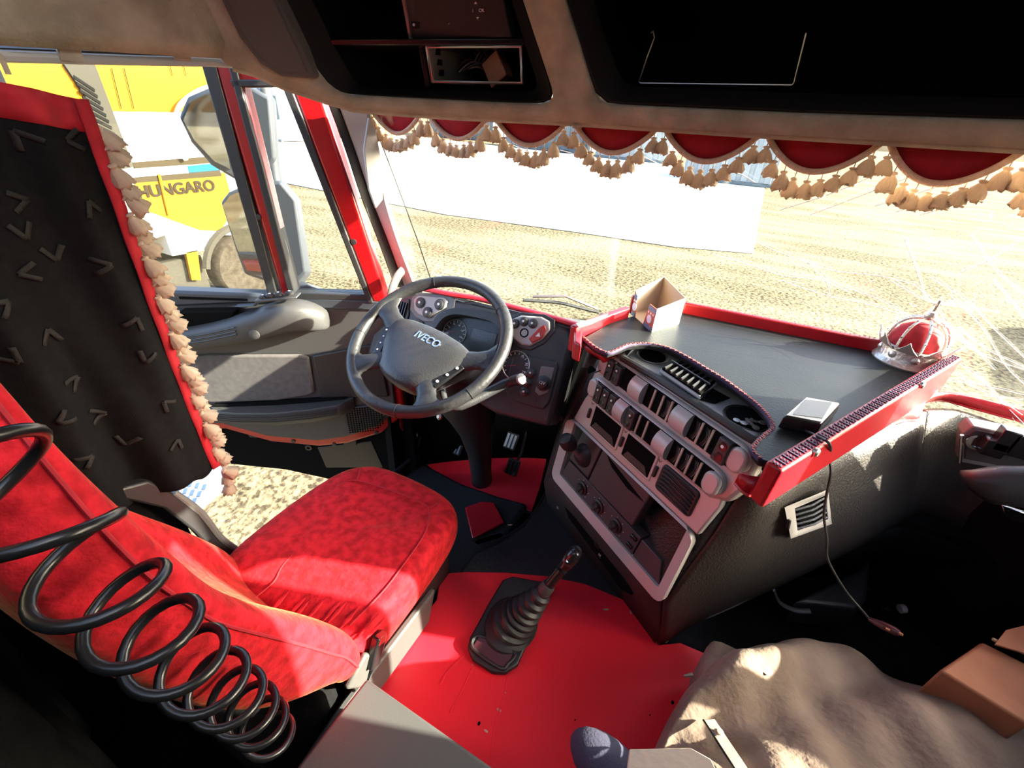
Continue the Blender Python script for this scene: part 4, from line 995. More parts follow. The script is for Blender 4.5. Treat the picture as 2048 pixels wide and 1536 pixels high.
# top pad to the windscreen
rows = []
for t in np.linspace(0, 1, 5):
    rows.append([(DB(a, .080 + (.005 if a > -.1 else -.02), -.005) * (1 - t) + A(DP0[0] + a, base_y(DP0[0] + a) - .03, BZ + .01) * t) + A(0, 0, .008 * math.sin(math.pi * t)) for a in np.linspace(-.42, .36, 14)])
MB().grid(rows).build('top_pad', MT['dash'], dash, angle=180, solid=0.015)
redst = MB().tube(smooth_path([at(a, b, z=1.035) for a, b in ((850, 578), (900, 588), (960, 598), (1040, 618), (1100, 634), (1160, 652))], 5), 0.016, 10, flat=0.55).build('windscreen_cloth', MT['redleather'])
tag(redst, 'red leatherette strip along the windscreen behind the instrument hood', 'trim strip')
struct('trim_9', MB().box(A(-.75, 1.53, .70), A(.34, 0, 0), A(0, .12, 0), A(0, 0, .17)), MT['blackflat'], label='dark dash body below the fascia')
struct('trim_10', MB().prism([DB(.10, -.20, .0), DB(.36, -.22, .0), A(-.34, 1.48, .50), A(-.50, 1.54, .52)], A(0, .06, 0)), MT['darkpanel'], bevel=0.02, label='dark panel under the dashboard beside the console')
# hood over the cluster
hd = [(-.165, -.04), (-.14, .01), (-.09, .040), (-.02, .052), (.06, .054), (.115, .04), (.145, 0.0), (.150, -.06)]
inn = [(-.143, -.045), (-.122, .0), (-.082, .025), (-.02, .034), (.055, .036), (.10, .024), (.126, -.008), (.130, -.06)]
h0 = smooth_path([DB(a, b, 0.0) for a, b in hd], 4); h1 = smooth_path([DB(a, b + .006, .055) for a, b in hd], 4); h2 = smooth_path([DB(a, b, .055) for a, b in inn], 4); h3 = smooth_path([DB(a, b, -.004) for a, b in inn], 4)
MB().grid([h0, h1, h2, h3]).build('hood', MT['dash'], dash, angle=50)
cl_ = [(-.143, -.045), (-.122, .0), (-.082, .025), (-.02, .034), (.055, .036), (.10, .024), (.126, -.008), (.130, -.08), (.09, -.13), (.03, -.15), (-.06, -.14), (-.12, -.10)]
clus = MB().prism([DB(a, b, .002) for a, b in cl_], DNN * .006).build('cluster_face', MT['gauge'], dash)
for a, b, r in ((-.085, -.035, .048), (.185, -.085, .050), (-.02, -.115, .030), (.075, -.115, .030)):
    MB().tube([DB(a + r * math.cos(q), b + r * math.sin(q), .010) for q in np.linspace(0, 2 * math.pi, 28)[:-1]], .0022, 5, closed=True).build('gauge_ring', MT['steel'], clus)
    g = MB().lathe([(r * .97, 0), (r * .97, .002)], DB(a, b, .007), DNN, 28).build('gauge_dial', MT['gauge'], clus)
    for k in range(13):
        q = math.radians(220 - k * 260 / 12); c = DB(a + r * .84 * math.cos(q), b + r * .84 * math.sin(q), .0098); d = A(math.cos(q), 0, 0) + DEY * math.sin(q); e = np.cross(DNN, d)
        clus_t = MB().box(c, d * r * .08, e * r * .018, DNN * .0006).build('tick', MT['symbol'], clus)
    q = math.radians(200); MB().tube([DB(a, b, .012), DB(a + r * .7 * math.cos(q), b + r * .7 * math.sin(q), .012)], [.0014, .0004], 5).build('needle', MT['btnred'], clus)
for t_, a, b in (('20', .222, -.072), ('25', .220, -.100), ('15', .200, -.050)):
    text_obj('gauge_number', t_, DB(a, b, .0098), A(1, 0, 0), DEY, .013, MT['symbol'], clus, .0004)
for k, t_ in enumerate(('20', '40', '60', '80', '100', '120')):
    q = math.radians(200 - k * 44); text_obj('gauge_number', t_, DB(-.085 + .031 * math.cos(q), -.035 + .031 * math.sin(q), .0098), A(1, 0, 0), DEY, .008, MT['symbol'], clus, .0003)
MB().prism([DB(-.015, -.085, .008), DB(.085, -.085, .008), DB(.085, .0, .008), DB(-.015, .0, .008)], DNN * .003).build('display', MT['screen'], clus, bevel=0.001)
MB().prism([DB(a, b, .014) for a, b in cl_], DNN * .0015).build('lens', MT['lens'], clus)
# round push buttons
def rbtn(c, n, r, parent, m=None, sym=True, name='round_button'):
    o = MB().lathe([(r * 1.18, -.002), (r * 1.18, .003), (r, .004), (r, .008), (r * .8, .010)], c, n, 18).build(name, m or MT['dash'], parent)
    if sym: MB().lathe([(r * .28, 0), (r * .28, .0008)], c + unit(n) * .0105, n, 8).build('symbol', MT['symbol'], o)
    return o
def pod(pts, off, th, m, name, parent=dash, **k):
    return MB().prism([DB(a, b, off) for a, b in pts], DNN * th).build(name, m, parent, bevel=.006, seg=3, **k)
lp = pod([(-.30, .040), (-.285, .060), (-.17, .080), (-.150, .070), (-.150, .045), (-.20, .0), (-.225, -.012), (-.262, -.008), (-.285, .005)], 0.0, .012, MT['palegrey'], 'light_switch_plate')
for a, b in ((-.262, .036), (-.178, .048), (-.220, .008)): rbtn(DB(a, b, .012), DNN, .018, lp)
pod([(-.315, .05), (-.28, .075), (-.16, .095), (-.125, .085), (-.12, .05), (-.19, -.02), (-.235, -.03), (-.28, -.02), (-.31, .0)], -.004, .008, MT['grey'], 'pod_surround')
rbtn(DB(-.252, -.055, .004), DNN, .024, dash, sym=True, name='headlamp_knob')
lv = pod([(-.385, .03), (-.325, .04), (-.305, -.02), (-.31, -.09), (-.36, -.10), (-.385, -.05)], 0, .006, MT['black'], 'side_vent')
for k in range(5): MB().box(DB(-.372 + .012 * k, -.028, .008), A(.0018, 0, 0), DEY * .05, DNN * .006).build('slat', MT['blackgloss'], lv)
rp_ = pod([(.115, .060), (.15, .085), (.225, .098), (.258, .090), (.268, .062), (.250, .025), (.215, -.008), (.185, -.012), (.150, .0), (.125, .025)], 0, .012, MT['palegrey'], 'hazard_switch_plate')
pod([(.10, .065), (.145, .097), (.23, .11), (.272, .10), (.284, .062), (.262, .015), (.22, -.022), (.18, -.026), (.14, -.012), (.11, .02)], -.004, .008, MT['dash'], 'pod_surround')
for a, b, s_ in ((.140, .052, 1), (.170, .067, 1), (.203, .068, 1)): rbtn(DB(a, b, .012), DNN, .0145, rp_)
MB().lathe([(.016, -.002), (.016, .0015), (.012, .0015), (.012, -.01)], DB(.182, .030, .012), DNN, 16).build('empty_socket', MT['blackflat'], rp_)
hz = MB().prism([DB(a, b, .012) for a, b in ((.205, .015), (.222, .003), (.252, .028), (.258, .060), (.245, .075), (.232, .062))], DNN * .007).build('hazard_button', MT['btnred'], rp_, bevel=.004, seg=3)
MB().prism([DB(.228, .028, .0195), DB(.244, .031, .0195), DB(.237, .044, .0195)], DNN * .0006).build('triangle_mark', MT['symbol'], hz)
pod([(.165, -.055), (.19, -.045), (.32, -.035), (.332, -.05), (.338, -.17), (.325, -.20), (.23, -.205), (.185, -.195), (.165, -.165)], 0, .010, MT['dash'], 'switch_panel')
for a, b in ((.247, -.095), (.243, -.130), (.243, -.162)): rbtn(DB(a, b, .010), DNN, .014, dash)
pod([(.275, -.062), (.322, -.055), (.326, -.14), (.30, -.16), (.28, -.15)], .008, .006, MT['grey'], 'socket_plate')
sk = MB().lathe([(.026, 0), (.026, .006), (.020, .010), (.018, .020), (.015, .022)], DB(.302, -.115, .012), DNN, 20).build('power_socket', MT['black'], dash)
text_obj('socket_mark', '12V', DB(.302, -.115, .0345), A(1, 0, 0), DEY, .014, MT['symbol'], sk, .0004)
MB().lathe([(.009, 0), (.009, .003)], DB(.285, -.178, .009), DNN, 12).build('round_button', MT['dash'], dash)
# wiper seen outside the glass
wp = thing('windscreen_wiper', on_screen(1090, 606) + A(0, .04, 0), 'dark windscreen wiper parked outside behind the dashboard', 'wiper')
MB().tube([on_screen(1040, 604) + A(0, .03, 0), on_screen(1110, 612) + A(0, .05, 0), on_screen(1190, 632) + A(0, .05, 0)], .007, 6).build('blade', MT['rubber'], wp)
MB().tube([on_screen(1055, 600) + A(0, .05, .0), on_screen(1120, 600) + A(0, .06, 0), on_screen(1185, 628) + A(0, .07, 0)], .009, 6, flat=.6).build('wiper_arm', MT['darkpanel'], wp)
# ================================================================ centre console
CE1 = unit(A(.83, -.557, 0)); CNH = A(CE1[1], -CE1[0], 0); CL = math.radians(8)
CE2 = A(-CNH[0] * math.sin(CL), -CNH[1] * math.sin(CL), math.cos(CL)); CN = np.cross(CE1, CE2)
CP0 = at(1310, 1175, z=.48)
def K(a, b, off=0.0): return CP0 + CE1 * a + CE2 * b + CN * off
con = thing('centre_console', A(.1, 1.3, .21), 'angled black centre console with silver switch panel', 'console')
def kp(name, pts, o0, o1, m, parent=con, **k):
    return MB().prism([K(a, b, o0) for a, b in pts], CN * (o1 - o0)).build(name, m, parent, **k)
def krect(a0, a1, b0, b1): return [(a0, b0), (a1, b0), (a1, b1), (a0, b1)]
# driver-side face of the body
base_l = at(1098, 1005, z=.2); base_r = at(1312, 1288, z=.2)
fl = [at(1105, 945, z=.46), K(-.535, .0, -.03), K(.02, -.03, -.03), base_r, at(1230, 1180, z=.2) , base_l]
back = A(.45, .75, 0)
bodyrows = []
lo = [at(1098, 1005, z=.2), at(1150, 1075, z=.2), at(1240, 1190, z=.2), at(1312, 1288, z=.2)]
mi = [at(1092, 965, z=.33), at(1150, 1035, z=.30), at(1245, 1150, z=.30), at(1322, 1262, z=.27)]
hi = [K(-.545, -.02, -.01), K(-.36, -.022, -.01), K(-.17, -.024, -.01), K(.03, -.026, -.01)]
tp_ = [K(-.56, .20, -.02), K(-.36, .2, -.15), K(-.17, .2, -.15), K(.055, .20, -.02)]
tq_ = [K(-.50, .50, -.02), K(-.36, .52, -.05), K(-.17, .52, -.05), K(.075, .50, -.02)]
MB().grid([lo, mi, hi, tp_, tq_]).build('driver_face', MT['blackgrain'], con, angle=60, solid=.02)
# left flank running forward to the driver's dash
MB().grid([[at(1098, 1005, z=.2), A(-.36, 1.75, .2)], [at(1092, 965, z=.33), A(-.40, 1.7, .33)], [K(-.545, -.02, -.01), A(-.40, 1.6, .48)], [K(-.56, .20, -.02), A(-.36, 1.55, .7)], [K(-.50, .50, -.02), A(-.30, 1.5, .97)], [at(1170, 735, z=1.0), A(-.28, 1.5, 1.02)]]).build('left_flank', MT['blackgrain'], con, angle=80, solid=.02)
# passenger-side flank
bt = [at(1312, 1288, z=.2), at(1400, 1237, z=.28), at(1500, 1192, z=.40), at(1690, 1100, z=.57), at(1800, 1038, z=.63)]
tt_ = [K(.075, .50, -.02), at(1545, 965, z=.955), at(1630, 905, z=.97), at(1745, 850, z=.985), at(1845, 822, z=1.0)]
frows = []
for t in np.linspace(0, 1, 7):
    r_ = [b * (1 - t) + q * t for b, q in zip(bt, tt_)]
    lc = [lo[3], mi[3], hi[3], tp_[3], tq_[3]]; zc = r_[0][2]
    r_[0] = A(*[np.interp(zc, [p[2] for p in lc], [p[i] for p in lc]) for i in range(3)])
    r_ = [p + A(.02, -.02, 0) * math.sin(math.pi * t) * w for p, w in zip(r_, (0.0, .6, 1, 1, .3))]
    frows.append([A(*p) for p in smooth_path(r_, 5)])
MB().grid(frows).build('passenger_flank', MT['blackgrain'], con, angle=80, solid=.02)
# plinth with the long grip recess
MB().tube(smooth_path([at(1110, 985, z=.31), at(1150, 1035, z=.275), at(1215, 1125, z=.265), at(1270, 1195, z=.26)], 5), .010, 8).build('plinth_lip', MT['black'], con)
rc_ = [at(1122, 985, z=.345), at(1145, 1000, z=.36), at(1262, 1150, z=.335), at(1268, 1190, z=.30), at(1245, 1178, z=.29), at(1140, 1035, z=.305)]
MB().prism([p - CN * .002 for p in rc_], CN * .012).build('grip_recess', MT['blackflat'], con, bevel=.008, seg=3)
MB().lathe([(.018, 0), (.018, .004), (.012, .008)], at(1200, 1086, z=.325) + CN * .012, CN, 18).build('gear_symbol_disc', MT['blackgloss'], con)
text_obj('gear_mark', 'H', at(1206, 1108, z=.312) + CN * .016, CE1, CE2, .016, MT['symbol'], con, .0005)
for a, b in ((1121, 1014), (1268, 1222)): MB().lathe([(.006, 0), (.006, .003)], at(a, b, z=.27) + CN * .012, CN, 10).build('screw', MT['steel'], con)
# silver bezel: built as a frame of four bars plus the block above
BO = rrect(.285, .135, .03, 4, -.243, .118)
BI = rrect(.252, .118, .008, 4, -.238, .142)
o_ = [K(a, b, .0) for a, b in BO]; i_ = [K(a, b, .0) for a, b in BI]
o2 = [K(a, b, .018) for a, b in BO]; i2 = [K(a, b, .014) for a, b in BI]
MB().grid([o_, o2, i2, i_], cu=True).build('bezel_frame', MT['silver'], con, angle=50, bevel=.004)
VB = [(-.50, .262), (.045, .262), (.062, .37), (.06, .40), (-.455, .40), (-.475, .36)]
kp('vent_row', VB, -.005, .016, MT['silver'], bevel=.006, seg=3)
# lower dark panel: dividing plates inside the frame
kp('inner_back', krect(-.49, .015, .024, .262), -.10, -.09, MT['blackflat'])
kp('control_plate', [(-.49, .024), (-.105, .018), (-.098, .100), (-.47, .10)], -.03, .006, MT['darkpanel'], bevel=.002)
kp('blank_plate', [(-.100, .020), (.010, .026), (-.015, .098), (-.094, .098)], -.03, .006, MT['darkpanel'], bevel=.002)
kp('lever_plate', [(-.478, .105), (-.365, .105), (-.35, .25), (-.45, .25)], -.03, .004, MT['darkpanel'], bevel=.004)
drw = kp('ashtray_drawer', [(-.355, .104), (-.138, .108), (-.122, .256), (-.338, .254)], -.03, .010, MT['darkpanel'], bevel=.004)
kp('drawer_grip', [(-.315, .245), (-.13, .212), (-.20, .205), (-.28, .222)], .0085, .0125, MT['blackflat'], drw, bevel=.002)
for a, b in ((-.371, .058), (-.281, .056), (-.192, .058)):
    kb = MB().lathe([(.024, 0), (.024, .005), (.018, .007), (.017, .014)], K(a, b, .006), CN, 22).build('rotary_knob', MT['black'], con)
    d_ = unit(CE1 * .5 + CE2 * .85); MB().box(K(a, b, .022), d_ * .017, np.cross(CN, d_) * .005, CN * .005).build('knob_grip', MT['dash'], kb, bevel=.002)
    for k in range(5):
        q = math.radians(150 - 60 * k * .8); MB().lathe([(.0016, 0), (.0016, .0006)], K(a + .032 * math.cos(q), b + .030 * math.sin(q), .006), CN, 6).build('dial_mark', MT['symbol'], kb)
for k in range(2): MB().box(K(-.118 - .004 * k, .082 - .036 * k, .008), CE1 * .012, CE2 * .006, CN * .005).build('push_switch', MT['blackgloss'], con, bevel=.002)
# storage recesses and vent in the middle row
for a0, a1 in ((-.412, -.290), (-.258, -.146)):
    kp('slot_surround', rrect((a1 - a0) / 2 + .006, .046, .008, 3, (a0 + a1) / 2 + .003, .329), .012, .019, MT['silver'], bevel=.003)
    kp('recess', krect(a0, a1, .292, .368), .012, .0205, MT['blackflat'], bevel=.002)
    kp('recess_floor', [(a0 + .008, .296), (a1 - .004, .296), (a1 - .02, .318), (a0 + .02, .318)], .0195, .0215, MT['blackgrain'])
vt = kp('air_vent', rrect(.062, .042, .012, 3, -.054, .328), .012, .022, MT['black'], bevel=.004)
for k in range(6):
    b = .298 + k * .012; MB().grid([[K(-.108 + .018 * j, b + .004 * math.sin(j * .7), .022 + .006 * math.sin(math.pi * j / 6) + d) for j in range(7)] for d in (0, .004)]).build('slat', MT['dash'], vt, solid=.003)
for a in (-.432, -.272, -.131):
    kp('thumb_wheel', krect(a - .005, a + .005, .31, .345), .014, .024, MT['black'], bevel=.003)
    MB().tube([K(a - .005, .366, .017), K(a, .360, .017), K(a + .006, .368, .017)], .0008, 4).build('flow_mark', MT['rubber'], con)
# two rows of rocker switches in a rounded silver block
def pill(a0, a1, b0, b1):
    h = (b1 - b0) / 2; return rrect((a1 - a0) / 2, h, min(h, (a1 - a0) / 2) * .95, 6, (a0 + a1) / 2, (b0 + b1) / 2)
blk = MB()
kp('switch_block', [(-.475, .395), (-.46, .52), (-.43, .555), (.06, .575), (.085, .54), (.095, .46), (.075, .40), (.03, .372), (-.44, .372)], -.02, .020, MT['silver'], bevel=.012, seg=3)
rows_ = [('b', -.455, .055, .388, .462), ('a', -.440, .082, .478, .552)]
def rocker(a, b, w, h, parent):
    o = MB().prism([K(a - w, b - h, .03), K(a + w, b - h, .03), K(a + w, b + h, .03), K(a - w, b + h, .03)], CN * .020).build('rocker_switch', MT['dash'], parent, bevel=.004, seg=3)
    for sg in (-1, 1): MB().lathe([(w * .62, 0), (w * .62, .0014), (w * .5, .0018)], K(a, b + sg * h * .45, .0495), CN, 14).build('dimple', MT['blackgloss'], o)
    MB().lathe([(w * .24, 0), (w * .24, .0008)], K(a, b + h * .45, .0515), CN, 8).build('symbol', MT['symbol'], o)
def block_cap(a0, a1, b, h, name='switch_cover'):
    mb = MB(); rg = []
    for q in np.linspace(-1, 1, 9):
        rg.append([K(a0, b + h * q, .03 + .030 * math.sqrt(max(0, 1 - q * q * .85)) * .95), K(a1, b + h * q, .03 + .030 * math.sqrt(max(0, 1 - q * q * .85)) * .95)])
    rows2 = [[r[0] for r in rg], [r[1] for r in rg]]
    mb.grid(rows2); lo2 = [K(a0, b - h, .02), K(a0, b + h, .02)]; 
    mb.poly([r[0] for r in rg] + [K(a0, b + h, .02), K(a0, b - h, .02)]); mb.poly([r[1] for r in rg] + [K(a1, b + h, .02), K(a1, b - h, .02)])
    mb.build(name, MT['silver'], con, angle=50)
for nm, a0, a1, b0, b1 in rows_:
    kp('row_surround', pill(a0, a1, b0, b1), .015, .034, MT['silver'], bevel=.008, seg=3)
    bm_, hh = (b0 + b1) / 2, (b1 - b0) / 2
    kp('row_recess', krect(a0 + .035, a1 - .035, b0 + .006, b1 - .006), .03, .0355, MT['blackflat'])
    kp('end_cap', pill(a0 + .004, a0 + .05, b0 + .006, b1 - .006), .03, .044, MT['silver'], bevel=.008, seg=3)
    kp('end_cap', pill(a1 - .05, a1 - .004, b0 + .006, b1 - .006), .03, .044, MT['silver'], bevel=.008, seg=3)
    if nm == 'b':
        for a in (-.395, -.363, -.331): rocker(a, bm_, .0145, hh - .006, con)
        block_cap(-.312, -.272, bm_, hh - .004)
        rocker(-.250, bm_, .0145, hh - .006, con)
        block_cap(-.150, -.105, bm_, hh - .004)
        bars = (-.225, -.195, -.072, -.042, -.012)
    else:
        for a in (-.380, -.347): rocker(a, bm_, .0145, hh - .006, con)
        block_cap(-.285, -.238, bm_, hh - .004)
        block_cap(-.130, -.080, bm_, hh - .004)
        rocker(.020, bm_, .017, hh - .006, con)
        bars = (-.208, -.178, -.148, -.050, -.020)
    for a in bars: MB().box(K(a, bm_, .036), CE1 * .0028, CE2 * (hh - .008), CN * .004).build('cell_bar', MT['wood'], con)
    for k, a in enumerate(bars[2:]):
        for j in range(3): MB().tube(smooth_path([K(a - .02 + .004 * j, b0 + .012, .036), K(a - .010 + .003 * j, bm_, .040), K(a - .018 + .004 * j, b1 - .014, .036)], 4), .0010, 4).build('wire', [MT['rubber'], MT['maroon'], MT['grey']][j], con)
# shelf on top with two cup holes and a loose vent
sh = [at(a, b, z=1.045) for a, b in ((1250, 713), (1262, 698), (1285, 690), (1335, 694), (1440, 750), (1535, 830), (1545, 855), (1520, 878), (1500, 874), (1440, 836), (1355, 780))]
shelf = MB().prism([p - A(0, 0, .05) for p in sh], A(0, 0, .05)).build('cup_shelf', MT['shelfgrey'], con, bevel=.010, seg=3)
MB().tube(smooth_path([at(a, b, z=1.045) for a, b in ((1244, 716), (1300, 748), (1357, 784), (1446, 842), (1510, 882), (1530, 880))], 5), .010, 8).build('shelf_front_lip', MT['black'], con)
for a, b, r in ((1305, 713, .037), (1494, 836, .046)):
    c = at(a, b, z=1.047)
    MB().lathe([(r, 0), (r + .006, .003), (r + .008, .0)], c, A(0, 0, 1), 26).build('cup_rim', MT['grey'] if a < 1400 else MT['black'], shelf)
    MB().lathe([(r, 0.0), (r, .0022)], c, A(0, 0, 1), 26).build('cup_well', MT['blackflat'], shelf)
MB().prism([at(a, b, z=1.046) for a, b in ((1400, 800), (1425, 778), (1460, 797), (1430, 808))], A(0, 0, .002)).build('tray_recess', MT['blackflat'], shelf)
ky = thing('key_bunch', at(1495, 842, z=1.05), 'small bunch of metal keys in the right cup hole', 'keys')
for k in range(4):
    c = at(1490 + 6 * k, 846 - 4 * (k % 2), z=1.052 + .002 * k); d = unit(A(math.cos(k * 1.1), math.sin(k * 1.1), 0)); e = np.cross(A(0, 0, 1), d)
    MB().box(c, d * .018, e * .003, A(0, 0, .0012)).build('key_blade', MT['steel'], ky)
    MB().lathe([(.008, 0), (.008, .002)], c - d * .018, A(0, 0, 1), 10).build('key_head', MT['steel'], ky)
lvn = thing('loose_vent', at(1380, 770, z=1.05), 'loose grey-framed air vent lying on the console shelf', 'air vent')
vq = [at(a, b, z=1.057) for a, b in ((1322, 742), (1358, 725), (1430, 768), (1400, 795))]
MB().prism(vq, A(0, 0, .010)).build('back', MT['blackflat'], lvn, bevel=.002)
MB().tube(vq + [vq[0]], .006, 6).build('frame', MT['palegrey'], lvn)
for k in range(7):
    t = (k + .5) / 7; p = (vq[0] * (1 - t) + vq[3] * t) + A(0, 0, .014); q = (vq[1] * (1 - t) + vq[2] * t) + A(0, 0, .014)
    MB().tube([p, q], .0035, 5).build('fin', MT['black'], lvn)
MB().tube([(vq[0] + vq[1]) / 2 + A(0, 0, .019), (vq[2] + vq[3]) / 2 + A(0, 0, .019)], .0025, 5).build('fin_link', MT['dash'], lvn)
# small range lever with black knob at the left of the panel
rl = thing('range_lever', K(-.415, .16, .01), 'short black knob lever at the left of the silver panel', 'lever')
MB().loft([[K(-.415 + .040 * s_ * math.cos(b), .165 + .045 * s_ * math.sin(b), h) for b in np.linspace(0, 6.283, 13)[:-1]] for s_, h in ((1, .004), (.9, .012), (.6, .022), (.45, .03))]).build('gaiter', MT['black'], rl, angle=60)
kb0 = K(-.43, .205, .06); dirk = unit(CE2 * .75 + CN * .65 - CE1 * .15)
MB().tube([K(-.415, .165, .02), kb0], .010, 8).build('stem', MT['steel'], rl)
MB().lathe([(.012, -.012), (.022, 0), (.028, .016), (.028, .034), (.022, .048), (.008, .054)], kb0 - dirk * .005, dirk, 18).build('knob', MT['black'], rl)
# dark wire end poking out beside the console
wq = MB().tube([at(1250, 715, z=.99), at(1210, 738, z=.98), at(1190, 745, z=.97)], .002, 5).build('hook_wire', MT['blackgloss'])
tag(wq, 'short black wire hook poking out left of the console shelf', 'wire')
MB().prism([at(a, b, z=.972) for a, b in ((1174, 744), (1180, 732), (1192, 742), (1176, 748))], A(0, 0, .005)).build('wire_tip', MT['blackflat'], wq)

# ================================================================ dash table (tray) with red quilted sides
TZ = 1.09
tab = thing('dash_table', at(1400, 720, z=TZ), 'black leather dash table with red padded sides and stitched edge', 'dash table')
rear = [(1166, 676), (1190, 696), (1215, 707), (1236, 700), (1258, 691), (1296, 689), (1334, 697), (1372, 715), (1410, 738), (1448, 761), (1486, 789), (1517, 814), (1537, 837), (1545, 857), (1528, 872), (1510, 890), (1505, 903), (1520, 920)]
out_t = [at(a, b, z=TZ) for a, b in rear] + [at(a, b, z=TZ) for a, b in ((1560, 930), (1872, 728), (1760, 704), (1560, 660), (1372, 622), (1275, 628), (1215, 648))]
MB().prism([p - A(0, 0, .016) for p in out_t], A(0, 0, .016)).build('board', MT['tray'], tab, bevel=.004, seg=3)
rp3 = smooth_path([at(a, b, z=TZ - .002) for a, b in rear], 8)
MB().tube(rp3, .0055, 7).build('edge_piping', MT['stitchdark'], tab)
# cross stitches along the rear edge
st_m = MB(); st_m.box(A(0, 0, 0), A(.0020, .0034, 0), A(-.0007, .0005, 0), A(0, 0, .0008)); st_me = bpy.data.meshes.new('stitch'); st_me.from_pydata(st_m.v, [], st_m.f); st_me.materials.append(MT['stitch'])
def stitches(path, every, parent, me, lift, n_max=110):
    acc = 0; cnt = 0
    for i in range(1, len(path)):
        d = path[i] - path[i - 1]; L = np.linalg.norm(d); steps = 0
        while acc < L and cnt < n_max:
            p = path[i - 1] + d * (acc / L); ang = math.atan2(d[1], d[0])
            inst(me, 'stitch', tuple(p + lift), parent, rot=(0, 0, ang + (0.5 if cnt % 2 else -0.5))); cnt += 1; acc += every
        acc -= L
stitches(rp3, .0078, tab, st_me, A(0, 0, .0052), 130)
def wall(name, p0, p1, h0, h1, th, m=MT['redleather'], parent=tab, lean=0.0):
    d = unit(p1 - p0); nrm = A(d[1], -d[0], 0)
    b = [p0 - A(0, 0, h0), p1 - A(0, 0, h0), p1 - A(0, 0, h0) + nrm * th, p0 - A(0, 0, h0) + nrm * th]
    t_ = [p0 + A(0, 0, h1) + nrm * lean, p1 + A(0, 0, h1) + nrm * lean, p1 + A(0, 0, h1) + nrm * (th + lean), p0 + A(0, 0, h1) + nrm * (th + lean)]
    mb = MB(); mb.loft([b, t_]); return mb.build(name, m, parent, bevel=.006, seg=3), (t_[0] + t_[3]) / 2, (t_[1] + t_[2]) / 2
# right panel: top edge traced on the photo at its own height
rp0 = at(1532, 922, z=TZ + .035); rp1 = at(1900, 706, z=TZ + .045)
d_ = unit(rp1 - rp0); nr = A(d_[1], -d_[0], 0); TH = .030
bot0 = at(1512, 992, z=TZ - .045) ; bot1 = at(1868, 800, z=TZ - .05)
MB().loft([[rp0 - A(0, 0, .09) + nr * .0, rp0 + A(0, 0, .0), rp0 + nr * TH, rp0 + nr * TH * .9 - A(0, 0, .095)], [rp1 - A(0, 0, .10), rp1, rp1 + nr * TH, rp1 + nr * TH * .9 - A(0, 0, .12)]]).build('right_panel', MT['redleather'], tab, bevel=.006, seg=3)
st2 = bpy.data.meshes.new('stitch'); sm = MB(); sm.box(A(0, 0, 0), A(.0022, .0034, 0), A(-.0011, .0008, 0), A(0, 0, .0009)); st2.from_pydata(sm.v, [], sm.f); st2.materials.append(MT['stitchdark'])
for off in (.009, .015, .021):
    stitches([rp0 + nr * off + d_ * .01, rp1 + nr * off - d_ * .01], .0105, tab, st2, A(0, 0, .0012), 95)
for a, b in ((1632, 905), (1844, 770)):
    MB().lathe([(.009, -.004), (.009, .002), (.006, .005)], onplane(a, b, rp0 + nr * (TH + .001), nr), nr, 14).build('stud', MT['steel'], tab)
# left panel and front rail
lp0 = at(1152, 655, z=TZ + .03); lp1 = at(1262, 615, z=TZ + .03)
wall('left_panel', lp0 - A(0, 0, .03), lp1 - A(0, 0, .03), .05, .03, -.022)
MB().prism([at(a, b, z=TZ + .02) for a, b in ((1149, 648), (1166, 650), (1163, 690), (1148, 682))], A(0, 0, -.055)).build('left_corner', MT['redleather'], tab, bevel=.006, seg=3)
fr0 = at(1364, 626, z=TZ); fr1 = at(1762, 706, z=TZ)
_, a_, b_ = wall('front_rail', fr0, fr1, .03, .035, -.02)
stitches([a_, b_], .012, tab, st_me, A(0, 0, .002), 80)
_, a_, b_ = wall('front_rail', at(1262, 612, z=TZ), at(1300, 614, z=TZ), .03, .035, -.02)
MB().prism([at(a, b, z=TZ + .036) for a, b in ((1152, 648), (1180, 640), (1216, 628), (1212, 634), (1184, 648), (1158, 656))], A(0, 0, .002)).build('worn_patch', MT['card'], tab)
# red under-skirt cloth below the table over the passenger flank
sk_t = [at(a, b, z=1.0) for a, b in ((1470, 965), (1515, 990), (1620, 925), (1720, 872), (1800, 842), (1836, 838), (1832, 815), (1880, 800), (1960, 820), (2100, 858))]
sk_b = [at(a, b, z=1.03) for a, b in ((1480, 945), (1540, 950), (1640, 890), (1740, 835), (1810, 800), (1845, 790), (1862, 790), (1890, 785), (1970, 800), (2100, 835))]
skirt = MB().grid([smooth_path(sk_t, 4), smooth_path(sk_b, 4)]).build('dash_cloth', MT['redleather'], angle=80, solid=.008)
tag(skirt, 'red leatherette cloth draped over the dash edge right of the table', 'dash cloth')
MB().tube([p + A(0, -.002, .0) for p in smooth_path(sk_t, 4)], .0035, 6).build('hem', MT['redleather'], skirt)
lsk = MB().grid([smooth_path([at(a, b, z=1.03) for a, b in ((1168, 690), (1195, 706), (1215, 716), (1250, 706))], 4), smooth_path([at(a, b, z=1.0) for a, b in ((1180, 708), (1200, 718), (1212, 726), (1245, 716))], 4)]).build('dash_cloth', MT['redleather'], angle=80, solid=.008)
tag(lsk, 'small red cloth corner tucked under the left end of the dash table', 'dash cloth')
